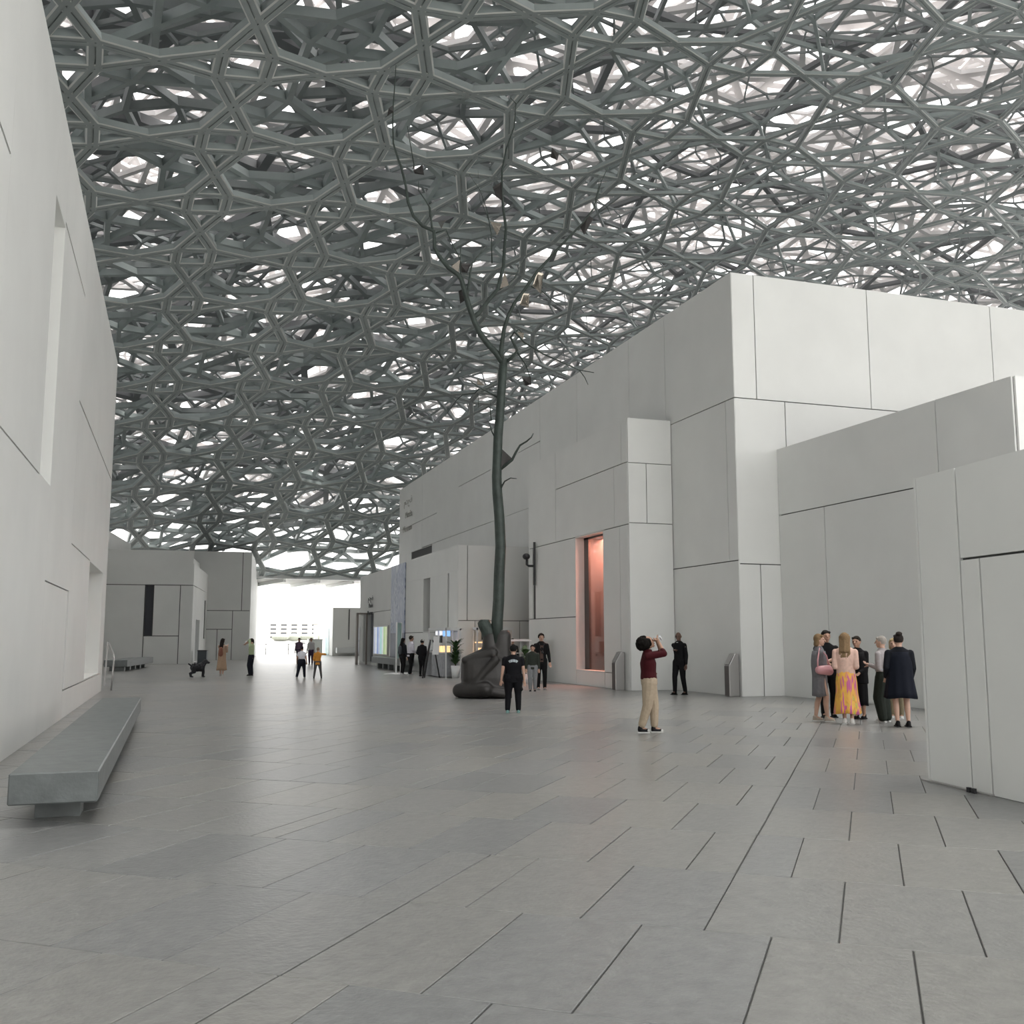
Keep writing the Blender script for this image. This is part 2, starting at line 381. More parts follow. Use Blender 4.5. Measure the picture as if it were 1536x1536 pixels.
# near left wall
WL = (-2.10, 0.)
hl = [(16.85, 18.3, 4.12, 8.73, .5), (27.0, 31.9, .58, 3.55, .6)]
wl = wall('wall_left', WL, UP_, 0., 10.35, -7, 33.5, 11, [
    (-7, 12.7, 7.35, 10.35, 'b'), (-7, 12.7, 4.12, 7.35, 't'), (12.7, 16.85, 4.12, 10.35, 'b'), (16.85, 18.3, 8.73, 10.35, ''),
    (18.3, 22.3, 8.8, 10.35, 'b'), (18.3, 22.3, 2.57, 8.8, 't'), (22.3, 33.5, 6.54, 10.35, 'b'), (22.3, 33.15, 3.55, 6.54, 'rt'),
    (33.15, 33.5, 0, 6.54, 'l'), (22.3, 27, .58, 3.55, 't'), (31.9, 33.15, .58, 3.55, ''), (22.05, 33.15, 0, .58, 'tl'),
    (-7, 18.3, 0, 4.12, ''), (18.3, 22.05, 0, 2.57, 't')], holes=hl, gap=.05)
for h in hl: lining(wl, WL, UP_, 0., h, M_WALL); back(wl, WL, UP_, 0., h, M_WALL)
b = MB(); b.box(-10.9, 0, 33.5, 33.54, 0, 10.35); b.build('end_panel', M_WALL, wl).location = (0, 0, 0)
# tall block on the right
TZ = 12.25
W1 = (15.0, 24.7)
ht = [(60.7-24.7, 66.5-24.7, 6.9, 7.45, .5)]
def sh(L, d): return [(p[0]-d, p[1]-d, *p[2:]) for p in L]
wt = wall('wall_right', W1, UP_, PI, TZ, 0.06, 45.8, 8, sh([
    (24.7, 28.96, 8.5, TZ, 'brl'), (28.96, 31.74, 8.5, TZ, 'blr'), (31.74, 36.66, 8.5, TZ), (36.66, 40.98, 7.5, TZ, 'lr'),
    (24.7, 25.2, 3.8, 8.5), (25.2, 28.7, 3.8, 8.5), (24.7, 28.7, 0, 3.8), (28.7, 36.66, 4.0, 8.5), (36.66, 38.1, 0, 7.5),
    (40.98, 44.7, 7.5, 10.3, 'lt'), (40.98, 44.7, 10.3, TZ, 'lb'), (44.7, 48.36, 7.5, TZ, ''), (48.36, 54.5, 10.2, TZ, 'b'),
    (48.36, 54.5, 7.5, 10.2, 'tb'), (54.5, 59.6, 7.5, TZ, 'b'), (59.6, 63.5, 9.3, TZ, 'br'), (59.6, 63.5, 7.5, 9.3, 'tr'), (63.5, 70.5, 9.3, TZ, 'lb'),
    (63.5, 70.5, 7.45, 9.3, 'lt'), (38.1, 60.7, 4.0, 7.5, 't'), (60.7, 66.5, 4.0, 6.9, ''), (66.5, 70.5, 4.0, 7.45, '')], 24.7), holes=ht)
lining(wt, W1, UP_, PI, ht[0], M_STEEL); back(wt, W1, UP_, PI, ht[0], M_WGLASS, 'window_glass')
wall('', (15.0, 24.7), 0., -PI/2, TZ, 0.055, 26, 45.8, sh([
    (15.0, 15.75, 8.5, TZ), (15.75, 19.74, 8.5, TZ), (19.74, 24.49, 8.5, TZ), (24.49, 29.5, 8.5, TZ), (29.5, 41, 8.5, TZ),
    (15.0, 16.69, 3.7, 8.5), (16.69, 21.5, 3.7, 8.5), (21.5, 41, 3.7, 8.5), (15.0, 15.7, 0, 3.7), (15.7, 16.6, 0, 3.7)], 15.0), parent=wt)
# projecting block with the shop window
W2 = (13.44, 28.65); MZ = 8.62
hm = [(30.6-28.65, 33.1-28.65, .5, 5.2, 1.5), (37.3-28.65, 37.62-28.65, 2.37, 5.2, .4)]
wm = wall('wall_right', W2, UP_, PI, MZ, 0.06, 9.45, 1.5, sh([
    (28.65, 29.09, 7.2, MZ), (29.09, 35.04, 7.2, MZ), (35.04, 38.1, 5.2, MZ, 'bl'), (28.65, 29.69, 5.2, 7.2), (29.69, 35.04, 5.2, 7.2),
    (28.65, 29.3, 0, 5.2), (29.3, 30.6, .5, 5.2), (33.1, 37.3, 2.37, 5.2), (33.1, 38.1, 0, 2.37), (37.62, 38.1, 2.37, 5.2), (30.6, 33.1, 0, .5), (29.3, 30.6, 0, .5)], 28.65), holes=hm)
wall('', W2, 0., -PI/2, MZ, .055, 1.50, 9.4, sh([(13.44, 15.0, 7.17, MZ), (13.44, 14.08, 5.24, 7.17), (14.08, 15.0, 5.24, 7.17), (13.44, 15.0, 0, 5.24)], 13.44), parent=wm) if False else None
for (a, b_, z0, z1) in ((13.44, 14.99, 7.17, MZ), (13.44, 14.08, 5.24, 7.17), (14.08, 14.99, 5.24, 7.17), (13.44, 14.99, 0, 5.24)):
    k = MB(); k.box(a+.012, b_-.012, 28.60, 28.652, z0+(.012 if z0 else .004), z1-(.012 if z1 < 8 else 0)); q = k.build('panel', M_WALL, wm); q.location = (-13.44, -28.65, 0)
k = MB(); k.box(13.50, 14.99, 28.655, 30.5, 0, 8.6); k.box(13.5, 14.99, 33.2, 38, 0, 8.6); k.box(13.5, 14.99, 30.5, 33.2, 5.5, 8.6); k.build('core', M_CORE, wm).location = (-13.44, -28.65, 0)
# low wide block with the screens
W3 = (11.40, 41.5); NZ = 5.61
hn = [(42.9-41.5, 47.8-41.5, 1.9, 4.52, .35), (60.7-41.5, 64.2-41.5, .12, 3.2, .5)]
wn = wall('wall_right', W3, UP_, PI, NZ, 0.06, 24.0, 3.55, sh([
    (41.5, 51.75, 4.52, NZ, 'l'), (41.5, 42.9, 1.9, 4.52, ''), (47.8, 51.75, 1.9, 4.52, 'b'), (41.5, 51.75, 0, 1.9, 't'),
    (55.35, 65.5, 3.2, NZ, 'b'), (55.35, 60.7, 0, 3.2, 't'), (64.2, 65.5, 0, 3.2, ''), (60.7, 64.2, 0, .12, '')], 41.5), holes=hn)
for h in hn: lining(wn, W3, UP_, PI, h, M_WALL)
k = MB(); k.box(11.42, 11.72, 43.25, 46.5, 1.93, 4.49); k.build('inset_panel', M_WALL, wn).location = (-11.4, -41.5, 0)
back(wn, W3, UP_, PI, hn[1], mat('blue_grey_glass', (.16, .17, .21), .12), 'door_glass')
for a, b_, z0, z1 in ((11.4, 11.82, 2.37, NZ), (11.82, 14.99, 2.37, NZ), (11.4, 12.17, 0, 2.37), (12.17, 14.2, 0, 2.37), (14.2, 14.99, 0, 2.37)):
    k = MB(); k.box(a+.015, b_-.015, 41.45, 41.502, z0+(.015 if z0 else .004), z1-(.015 if z1 < 5 else 0)); k.build('panel', M_WALL, wn).location = (-11.4, -41.5, 0)
k = MB(); k.box(11.4, 15, 65.52, 65.57, 0, NZ); k.build('end_panel', M_WALL, wn).location = (-11.4, -41.5, 0)
# block before the tall one (right), west and south faces
W4 = (16.36, 16.03); PZ = 7.05
wp = wall('wall_right', W4, UP_, PI, PZ, 0, 8.62, 20, sh([
    (16.03, 18.27, 5.12, PZ), (18.27, 24.7, 5.12, PZ), (22.57, 24.7, 0, 5.12), (16.03, 22.57, 0, 5.12)], 16.03))
k = MB(); k.box(.05, 20, -.05, .0, 0, PZ); k.build('panel', M_WALL, wp)
# nearest block on the right, turned a little
qa = PI/2-R(7.686); W5 = (8.16, 9.5); QZ = 3.465
wq = wall('wall_right', W5, qa, qa+PI/2, QZ, -12, 0, 3.2, [
    (-.75, 0, 0, QZ), (-5.2, -.75, 2.455, QZ), (-1.08, -.75, 0, 2.455), (-3.4, -1.08, 0, 2.455), (-6, -3.4, 0, 2.455), (-12, -5.2, 2.455, QZ), (-12, -6, 0, 2.455)], gap=.026)
u_ = np.array([math.cos(qa), math.sin(qa), 0]); n_ = np.array([math.cos(qa+PI/2), math.sin(qa+PI/2), 0])
k = MB(); k.obox((0, 0, 0), u_*.04, -n_*3.2, (0, 0, QZ)); k.build('end_panel', M_WALL, wq)
k = MB(); k.obox(u_*.09+n_*.06, -u_*1.2, -n_*.055, (0, 0, .018)); k.build('threshold_strip', M_STEEL, wq)
k = MB(); k.obox(-u_*.78+n_*.065, -u_*.05, n_*.03, (0, 0, .05)); k.obox(-u_*.86+n_*.065, -u_*.05, n_*.03, (0, 0, .05)); k.build('floor_latch', M_BLACKF, wq)
# far left group of blocks, turned six degrees
an = PI/2-R(5.87); ae = an-PI/2
E_ = np.array([math.cos(ae), math.sin(ae)]); N_ = np.array([math.cos(an), math.sin(an)])
c3 = np.array([.95, 67.5]); LZ = 7.22
h3 = [(-2.9, -2.38, 1.77, 5.0, .3)]
w3 = wall('wall_far', tuple(c3), ae, ae-PI/2, LZ, -8, -.62, 12.3, [(-8, 0, 5.0, LZ), (-8, -2.9, 0, 5.0), (-2.38, -.77, 1.77, 5.0), (-2.9, -.77, 0, 1.77), (-.77, 0.02, 0, 5.0)], holes=h3, gap=.05)
lining(w3, tuple(c3), ae, ae-PI/2, h3[0], M_BLACKF); back(w3, tuple(c3), ae, ae-PI/2, h3[0], M_WGLASS, 'window_glass', .12)
k = MB(); k.obox((-E_[0]*.62, -E_[1]*.62, 6.3), (E_[0]*.03, E_[1]*.03, 0), (N_[0]*12.2, N_[1]*12.2, 0), (0, 0, .92)); k.build('panel', M_WALL, w3)
h3e = [(2.7, 5.8, .04, 2.9, .4), (9.4, 10.6, 1.6, 4.4, .3)]
w3e = wall('wall_far', tuple(c3+E_*.02), an, ae, 6.4, .08, 12.3, .6, [(.06, 1.6, 0, 5, 'rt'), (.06, 12.3, 5, 6.4, 'b'), (1.6, 2.7, 0, 5, 'lt'), (2.7, 5.8, 2.9, 5, ''), (5.8, 9.4, 0, 5, ''), (9.4, 10.6, 4.4, 5, ''), (9.4, 10.6, 0, 1.6, ''), (10.6, 12.3, 0, 5, '')], holes=h3e, gap=.05)
lining(w3e, tuple(c3+E_*.02), an, ae, h3e[0], M_WALL); back(w3e, tuple(c3+E_*.02), an, ae, h3e[0], mat('grey_door', (.3, .32, .36), .4), 'door_leaf')
back(w3e, tuple(c3+E_*.02), an, ae, h3e[1], M_WGLASS, 'window_glass')
c4 = np.array([5.3, 78.8]); L4 = 8.18
w4 = wall('wall_far', tuple(c4), ae, ae-PI/2, L4, -4.6, -.52, 20, [(-4.6, -.63, 3.71, L4), (-.63, 0, 3.71, L4), (-4.6, -1.27, 2.3, 3.71), (-1.27, 0, 0, 3.71), (-4.6, -2.35, 0, 2.3), (-2.35, -1.27, 0, 2.3)], gap=.05)
w4e = wall('wall_far', tuple(c4+E_*.02), an, ae, 8.15, .08, 20, .5, [(.06, 4, 0, 8.15, 'r'), (4, 5, 2.6, 6.2, 'lr'), (4, 5, 6.2, 8.15, 'l'), (4, 5, 0, 2.6, 'l'), (5, 11, 0, 8.15, ''), (11, 12, 0, 8.15, 'lr'), (12, 20, 0, 8.15, '')], gap=.12)
c2 = np.array([-4.6, 65.]); 
w2 = wall('wall_far', tuple(c2), an, ae, 8.4, -14, 12.5, 8, [(-14, 12.5, 2.75, 8.4), (-14, 12.5, 0, 2.75)], gap=.05)
# shop window in the projecting block
lining(wm, W2, UP_, PI, (hm[0][0], hm[0][1], .5, 5.2, .5), M_WALL)
win = empty('window_1', (13.80, 31.85, 0), kind='structure')
k = MB(); y0, y1 = -1.22, 1.22
k.box(-.04, .04, y0, y0+.06, .5, 5.2); k.box(-.04, .04, y1-.42, y1-.02, .5, 5.2); k.box(-.04, .04, y0, y1, .5, .56); k.box(-.04, .04, y0, y1, 5.1, 5.2)
k.build('window_frame', mat('bronze_frame', (.10, .09, .085), .35, metal=.5), win)
MB().box(-.01, .01, y0+.06, y1-.34, .56, 5.1).build('glass', glassy('shop_glass'), win)
PINK = mat('coral_wall', (.85, .42, .34), .6, var=.05); PINK2 = mat('coral_curtain', (.80, .36, .30), .7)
room = empty('room', (13.95, 31.85, 0), kind='structure')
k = MB(); k.box(2.9, 3.0, -2.5, 2.5, 0, 5.6); k.build('back_wall', PINK, room)
k = MB(); k.box(.55, 3, 2.4, 2.5, 0, 5.6); k.box(.55, 3, -2.5, -2.4, 0, 5.6); k.build('side_wall', PINK, room)
MB().box(-.5, 3, -2.5, 2.5, .42, .5).build('shop_floor', M_PALE, room); MB().box(.05, 3, -2.5, 2.5, 5.25, 5.4).build('shop_ceiling', mat('shop_ceiling', (.4, .36, .34), .7), room)
for yy in (-.55, .35): MB().box(2.2, 2.6, yy-.06, yy+.06, .5, 4.6).build('column', PINK2, room)
for (a, b_) in ((-1.9, -1.25), (1.3, 1.9)):
    k = MB(); n = 14; k.rings([[(1.2+.06*math.sin(i*2.2)+dx, a+(b_-a)*i/n, z) for i in range(n+1)]+[(1.27+.06*math.sin(i*2.2)+dx, a+(b_-a)*i/n, z) for i in range(n, -1, -1)] for z, dx in ((.5, 0), (5.2, 0))]); k.build('curtain', PINK2, room)
for i, (xx, yy) in enumerate(((.7, -.5), (1.1, .1), (1.5, -.8), (1.7, .5))):
    s = empty('spotlight', (14.0+xx, 31.85+yy, 4.85), label=['white ceiling spotlight nearest the shop window glass', 'second white ceiling spotlight behind the shop window', 'white ceiling spotlight at the right inside the shop window', 'white ceiling spotlight at the left deep inside the shop window'][i], cat='spotlight', group='spotlights inside the shop window')
    MB().tube([(0, 0, .4), (0, 0, .1)], .012).build('stem', M_FASCIA, s); MB().rc((0, 0, .1), .05, (-.06, 0, 0), .06).build('lamp_head', M_FASCIA, s, True)
    MB().rc((-.1, 0, -.06), .035, (-.105, 0, -.065), .035).build('lamp_lens', mat('lamp_lens', (1, .9, .8), .4, emit=6), s)
def lamp(name, loc, size, power, col, rot):
    l = bpy.data.lights.new(name, 'AREA'); l.shape = 'RECTANGLE'; l.size = size[0]; l.size_y = size[1]; l.energy = power; l.color = col
    o = bpy.data.objects.new(name, l); COL.objects.link(o); o.location = loc; o.rotation_euler = rot; return o
lamp('shop_light', (15.2, 31.85, 5.15), (1.4, 3), 450, (1, .36, .25), (0, 0, 0))

# ------------------------------------------------------------------ things on the walls
def bench(label, loc, rz, w, l, top, th, legs, group=None, legw=.38):
    o = empty('bench', loc, rz, label, 'bench', group)
    bevel(MB().box(-w/2, w/2, 0, l, top-th, top).build('seat', M_BENCH, o), .012)
    for y in legs: MB().box(-legw/2, legw/2, y, y+.35, 0, top-th).build('leg', M_BENCH, o)
    return o
bench('long grey stone bench on block feet beside the near left wall', (-.95, 9.7, 0), 0, .72, 11.6, .45, .27, [.45, 3.2, 6., 8.8, 10.9])
bench('low grey stone bench before the far left wall', (-2.75, 53.5, 0), -R(7), 1.1, 8.5, .55, .33, [.4, 2, 3.6, 5.2, 6.8], legw=.7)
bench('low grey stone bench under the wall screens', (10.75, 48.3, 0), 0, .7, 7.5, .62, .33, [.4, 1.9, 3.4, 4.9, 6.4])
def post(label, loc):
    o = empty('security_post', loc, 0, label, 'post', 'steel posts at the block corners')
    pr = [(-.32, 0), (0, 0), (0, 1.17), (-.12, 1.2), (-.32, .86)]
    k = MB(); k.rings([[(x, y, z) for x, z in pr] for y in (.26, 0)]); bevel(k.build('post_body', M_STEEL, o), .015, 2)
    MB().box(-.335, -.32, .02, .24, .02, .84).build('front_grille', M_STEELD, o)
    k = MB(); k.obox((-.325, .02, .88), (.17, 0, .29), (0, .22, 0), (-.012, 0, .008)); k.build('top_plate', M_STEEL, o)
    return o
post('brushed steel angled post at the corner left of the suited guard', (13.42, 29.0, 0)); post('brushed steel angled post at the foot of the tallest corner', (14.98, 24.8, 0))
# camera on bracket
o = empty('security_camera', (13.36, 37.2, 4.6), 0, 'black dome camera on a bent bracket beside the wall slot', 'camera')
MB().tube([(.0, 0, -.15), (-.25, 0, -.15), (-.32, 0, -.1), (-.32, 0, .1)], .045).build('bracket', M_BLACKF, o, True)
MB().ell((-.34, 0, .22), .15, .15, .13).build('camera_dome', M_BLACKF, o, True); MB().tube([(0, .0, -.9), (0, 0, .8)], .05).build('cable_duct', M_BLACKF, o)
# mural banner
o = empty('mural', (11.36, 53.55, 0), 0, 'tall blue and white marbled mural strip on the low right block', 'mural')
mm = bpy.data.materials.new('marbled_print'); mm.use_nodes = True; t = mm.node_tree; bs = t.nodes['Principled BSDF']; bs.inputs['Roughness'].default_value = .35
g_ = t.nodes.new('ShaderNodeNewGeometry'); mp = t.nodes.new('ShaderNodeMapping'); mp.inputs['Scale'].default_value = (1, 1.3, .42); mp.inputs['Rotation'].default_value = (.35, 0, 0); w_ = t.nodes.new('ShaderNodeTexNoise'); w_.inputs['Scale'].default_value = .75; w_.inputs['Distortion'].default_value = 2.2; w_.inputs['Detail'].default_value = 4
r_ = t.nodes.new('ShaderNodeValToRGB'); E = r_.color_ramp.elements; E[0].position = .3; E[0].color = (.16, .20, .32, 1); E[1].position = .75; E[1].color = (.20, .25, .38, 1)
for p_, c_ in ((.38, (.60, .64, .72)), (.43, (.22, .27, .42)), (.50, (.55, .60, .70)), (.55, (.18, .23, .38)), (.62, (.66, .70, .76)), (.67, (.3, .35, .48))): e = E.new(p_); e.color = (*c_, 1)
t.links.new(g_.outputs['Position'], mp.inputs[0]); t.links.new(mp.outputs[0], w_.inputs[0]); t.links.new(w_.outputs['Fac'], r_.inputs[0]); t.links.new(r_.outputs[0], bs.inputs[0])
MB().box(-.02, .03, -1.77, 1.77, 1.9, 5.6).build('printed_panel', mm, o); MB().box(-.02, .03, -1.77, 1.77, .4, 1.9).build('lower_panel', mat('slate_blue', (.16, .18, .26), .3, var=.2), o)
# wall screens
o = empty('wall_screen', (11.34, 58.1, 0), 0, 'wide wall poster case with blue, white and green stripes', 'poster')
MB().box(-.03, .06, -2.1, 2.0, .65, 2.35).build('case_frame', M_STEEL, o)
cols = [(.55, .62, .8), (.85, .9, 1.), (.3, .42, .75), (.62, .7, .85), (.5, .85, .85), (.8, .95, .95), (.55, .75, .35), (.75, .85, .55)]
for i, c_ in enumerate(reversed(cols)):
    MB().box(-.045, -.03, -2.0+i*.49, -2.0+(i+1)*.49-.01, .72, 2.28).build('stripe', mat('stripe%d' % i, c_, .4, emit=.12, var=.15), o)
# lettering, three lines each
def text_mesh(body, size, align='RIGHT'):
    c = bpy.data.curves.new('lettering', 'FONT'); c.body = body; c.size = size; c.align_x = align; c.extrude = .012
    t = bpy.data.objects.new('tmp', c); COL.objects.link(t); dg = bpy.context.evaluated_depsgraph_get(); me = bpy.data.meshes.new_from_object(t.evaluated_get(dg)); bpy.data.objects.remove(t); return me
def sign3(label, x, y, z, size, m, gap):
    o = empty('wall_lettering', (x, y, z), 0, label, 'sign')
    for i, wd in enumerate(('متحف', 'Musée', 'Museum')):
        me = text_mesh(wd, size); q = link('text_line', me, m, o); q.rotation_euler = (PI/2, 0, -PI/2); q.location = (0, 0, -i*gap); q.scale = (1.35, 1, 1)
    return o
sign3('three small dark lines of lettering above the far glass door', 11.33, 60.7, 3.95, .38, mat('sign_grey', (.05, .05, .055), .5), .45)
sign3('three pale engraved lines of lettering high on the far wall end', 14.93, 66.2, 10.9, .6, mat('sign_pale', (.40, .39, .36), .6), .95)
# glass door leaf, standing open
o = empty('door_1', (10.75, 62.6, 0), 0, kind='structure')
FR = mat('taupe_frame', (.20, .17, .15), .4, metal=.3)
k = MB()
for x in (-.05, .52): k.box(x, x+.1, -.05, .05, 0, 3.2)
k.box(-.05, .62, -.05, .05, 3.1, 3.2); k.build('door_frame', FR, o)
MB().box(.05, .52, -.01, .01, .05, 3.1).build('glass', glassy('door_glass_m', alpha=.2), o); MB().box(-.05, .0, .1, .4, 0, 3.2).build('door_leaf', FR, o)
# handrail by the near-left wall end
o = empty('handrail', (-1.95, 33.9, 0), 0, 'thin steel handrail at the far end of the near left wall', 'handrail')
MB().tube([(.12, 0, 0), (.16, .05, 1.0), (.05, 1.3, 1.15), (-.25, 3.6, 1.5)], .025).build('rail', M_STEEL, o, True); MB().tube([(-.3, 3.6, 0), (-.25, 3.6, 1.5)], .025).build('rail_post', M_STEEL, o)
# bin near the far block door
o = empty('litter_bin', (*(c3+N_*1.3+E_*.65), 0), -R(5.87), 'dark square litter bin by the far left block door', 'bin')
MB().box(-.28, .28, -.55, .55, .02, .8).build('bin_body', mat('charcoal', (.05, .06, .07), .5), o); MB().box(-.3, .3, -.58, .58, .8, .86).build('bin_lid', M_BLACKF, o)
# ------------------------------------------------------------------ bronze tree
TB = G(745, 1047); TDEP = float(TB@DH-0)
tree = empty('tree_sculpture', (TB[0], TB[1], 0), 0, 'tall bare bronze tree rooted in a dark rock-like bronze base', 'sculpture')
def tp(x, y, off=0.): p = AT(x, y, TDEP+off); return (p[0]-TB[0], p[1]-TB[1], p[2])
RX = Vector((RTv[0], RTv[1], 0)); FXh = Vector((DH[0], DH[1], 0))
def tl(a, b, z): return RX*a+FXh*b+Vector((0, 0, z))     # a right, b away, z up
def sup(k, secs, n=28, e=3.2):                       # rounded-square lofts: (cx, z, half width, half depth, cy)
    RR = []
    for cx, z, rx, ry, cy in secs:
        r_ = []
        for i in range(n):
            a = 2*PI*i/n; c, s_ = math.cos(a), math.sin(a); q = (abs(c)**e+abs(s_)**e)**(-1/e); r_.append(tl(cx+rx*c*q, cy+ry*s_*q, z))
        RR.append(r_)
    k.rings(RR)
k = MB()
sup(k, [(-.28, .02, .58, .42, .1), (-.30, .2, .64, .48, .1), (-.31, .55, .67, .50, .1), (-.32, .9, .655, .46, .1), (-.33, 1.08, .62, .40, .1), (-.26, 1.2, .44, .34, .1), (-.12, 1.34, .28, .28, .1)])
k.rc(tl(-1.0, -.12, .205), .20, tl(-.30, -.42, .24), .21, 16); k.rc(tl(-.95, .2, .2), .2, tl(-.3, .3, .3), .3, 16)
k.rc(tl(-.62, -.30, .36), .13, tl(-.02, -.36, 1.05), .10, 12); k.rc(tl(-.86, -.18, 1.02), .10, tl(-.1, -.22, 1.22), .13, 12)
sup(k, [(.12, .0, .30, .30, .05), (.10, .5, .30, .30, .05), (.13, 1.1, .27, .27, .05), (.14, 1.5, .25, .24, .05), (.15, 1.72, .235, .22, .05), (.15, 1.84, .17, .16, .05)], e=2.6)
sup(k, [(-.1, .9, .32, .3, .05), (-.16, 1.3, .245, .24, .05), (-.18, 1.6, .21, .21, .05), (-.20, 1.75, .19, .19, .05)], e=2.4)
k.rc(tl(-.2, -.38, .2), .14, tl(.28, -.3, .12), .12, 14)
q = voxel(k.build('base', M_BRONZE, tree, True), .026, 4)
k = MB(); sup(k, [(-.19, 1.6, .20, .18, .04), (-.24, 1.78, .20, .17, .03), (-.31, 1.93, .205, .17, .02), (-.35, 2.03, .18, .16, .02), (-.33, 2.12, .13, .12, .02)], e=2.2)
k.rc(tl(-.2, .02, 1.9), .10, tl(-.02, .04, 1.86), .09); voxel(k.build('flared_root', M_PATINA, tree, True), .02, 3)
def px(points): return points
def limb(name, pts, r0, r1, off0=0., off1=0., m=M_PATINA, n=8):
    P = []; 
    for i, (x, y) in enumerate(pts): P.append(tp(x, y, off0+(off1-off0)*i/(len(pts)-1)))
    rad = [r0+(r1-r0)*i/(len(P)-1) for i in range(len(P))]
    return MB().tube(P, rad, n).build(name, m, tree, True)
trunk = [(745, 965), (746, 930), (748, 900), (749, 860), (751, 820), (749, 775), (746, 740), (745, 715), (746, 690), (747, 655), (750, 620), (752, 590), (754, 560), (756, 538)]
limb('trunk', trunk, .165, .115, n=14)
BR = [([(757, 548), (745, 530), (732, 516), (720, 500), (712, 483), (702, 455), (697, 436), (692, 419), (687, 412), (673, 402), (659, 385), (652, 372), (651, 347), (634, 339), (620, 324), (612, 303), (609, 280), (602, 251), (597, 238), (590, 215), (589, 182), (590, 156), (592, 130), (594, 98)], .10, .012, 0, -1.2),
      ([(651, 350), (648, 340), (645, 312), (640, 303), (628, 286), (628, 272)], .035, .012, -.6, -1.0),
      ([(620, 253), (621, 247), (617, 224), (614, 208), (611, 189)], .02, .008, -.7, -1.4),
      ([(645, 325), (643, 311), (650, 302)], .018, .008, -.6, -.3),
      ([(652, 350), (669, 344), (678, 365), (689, 386), (692, 398)], .022, .012, -.5, -.1),
      ([(692, 419), (690, 400), (691, 370), (690, 362)], .022, .008, -.3, .2),
      ([(701, 442), (704, 420), (706, 405), (709, 393), (722, 378), (730, 369)], .04, .01, -.2, .6),
      ([(709, 477), (719, 469), (733, 450), (746, 435), (755, 400), (757, 369), (759, 343), (755, 314), (753, 290), (753, 256), (759, 225), (771, 191), (774, 155), (766, 147)], .07, .013, -.1, 1.2),
      ([(746, 436), (760, 427), (772, 417), (780, 400), (789, 382)], .03, .008, .4, 1.2),
      ([(738, 395), (737, 350), (730, 313), (720, 285), (704, 262)], .02, .007, .3, -.4),
      ([(733, 330), (728, 316), (720, 300), (717, 256)], .014, .006, .1, .8),
      ([(756, 548), (751, 530), (754, 508), (756, 494), (763, 472), (772, 454), (785, 437), (806, 407), (820, 392), (840, 370), (857, 352), (874, 335), (891, 312), (896, 293), (902, 272), (913, 249)], .07, .01, 0, -1.6),
      ([(893, 300), (898, 280), (899, 255)], .014, .006, -1.4, -1.2), ([(893, 298), (910, 310), (916, 322)], .014, .008, -1.4, -.9),
      ([(757, 545), (768, 536), (776, 526), (766, 506), (772, 498), (787, 514), (815, 531), (842, 543), (869, 555), (891, 559)], .05, .01, 0, -.9),
      ([(846, 544), (869, 555), (877, 566), (882, 577)], .02, .008, -.6, -.7),
      ([(774, 525), (781, 536), (789, 548), (795, 566)], .03, .012, 0, .5),
      ([(770, 500), (778, 494), (784, 500)], .03, .012, 0, .4), ([(797, 430), (812, 436), (832, 454), (846, 462)], .018, .007, -.4, .7),
      ([(746, 596), (732, 588), (717, 580), (703, 570), (694, 566)], .03, .008, 0, -.7),
      ([(719, 583), (712, 590), (694, 592), (685, 600), (674, 615), (668, 624)], .02, .007, -.3, .6), ([(717, 590), (718, 612)], .01, .006, -.3, -.2),
      ([(742, 655), (738, 648), (734, 634)], .025, .01, 0, -.4), ([(737, 630), (735, 612), (736, 604)], .02, .01, 0, .3),
      ([(750, 704), (758, 698), (768, 690), (774, 678), (780, 668), (790, 662), (797, 656), (800, 650)], .05, .012, 0, -.5),
      ([(750, 736), (753, 729), (757, 722), (766, 717), (775, 718)], .03, .01, 0, -.4)]
for pts, r0, r1, o0, o1 in BR: limb('branch', pts, r0, r1, o0, o1)
LF = [([(751, 672), (768, 688), (752, 702)], 0, M_BRONZE), ([(677, 400), (690, 390), (688, 409)], -.3, M_MIRRORB), ([(690, 395), (706, 396), (701, 409), (691, 408)], 0, M_BRONZE),
      ([(735, 332), (753, 336), (746, 353)], .3, M_MIRRORB), ([(757, 408), (763, 428), (750, 433)], .5, M_MIRRORB), ([(806, 408), (815, 411), (811, 440), (799, 428)], -.6, M_MIRRORB),
      ([(785, 440), (794, 441), (793, 461), (779, 457)], -.2, M_MIRRORB), ([(776, 498), (786, 500), (784, 514)], .2, M_MIRRORB), ([(739, 281), (752, 273), (754, 302), (744, 294)], .3, M_BRONZE),
      ([(620, 256), (634, 247), (636, 262), (622, 260)], -.9, M_BRONZE), ([(882, 322), (870, 340), (876, 352), (890, 328)], -1.2, M_BRONZE), ([(657, 333), (668, 331), (662, 343)], -.5, M_MIRROR),
      ([(688, 437), (695, 433), (698, 450), (690, 455)], -.2, M_BRONZE), ([(783, 566), (796, 565), (797, 577), (787, 578)], .5, M_BRONZE), ([(583, 163), (589, 158), (590, 168), (581, 173)], -1.1, M_BRONZE),
      ([(716, 568), (726, 578), (716, 577)], -.2, M_MIRRORB), ([(828, 222), (838, 232), (836, 240), (826, 236)], .5, M_BRONZE)]
for poly, off, m in LF:
    P = [Vector(tp(x, y, off+.08*math.sin(i*2.3))) for i, (x, y) in enumerate(poly)]; nrm = (P[1]-P[0]).cross(P[2]-P[0]).normalized()*.012
    MB().rings([[p-nrm for p in P], [p+nrm for p in P]]).build('leaf', m, tree)

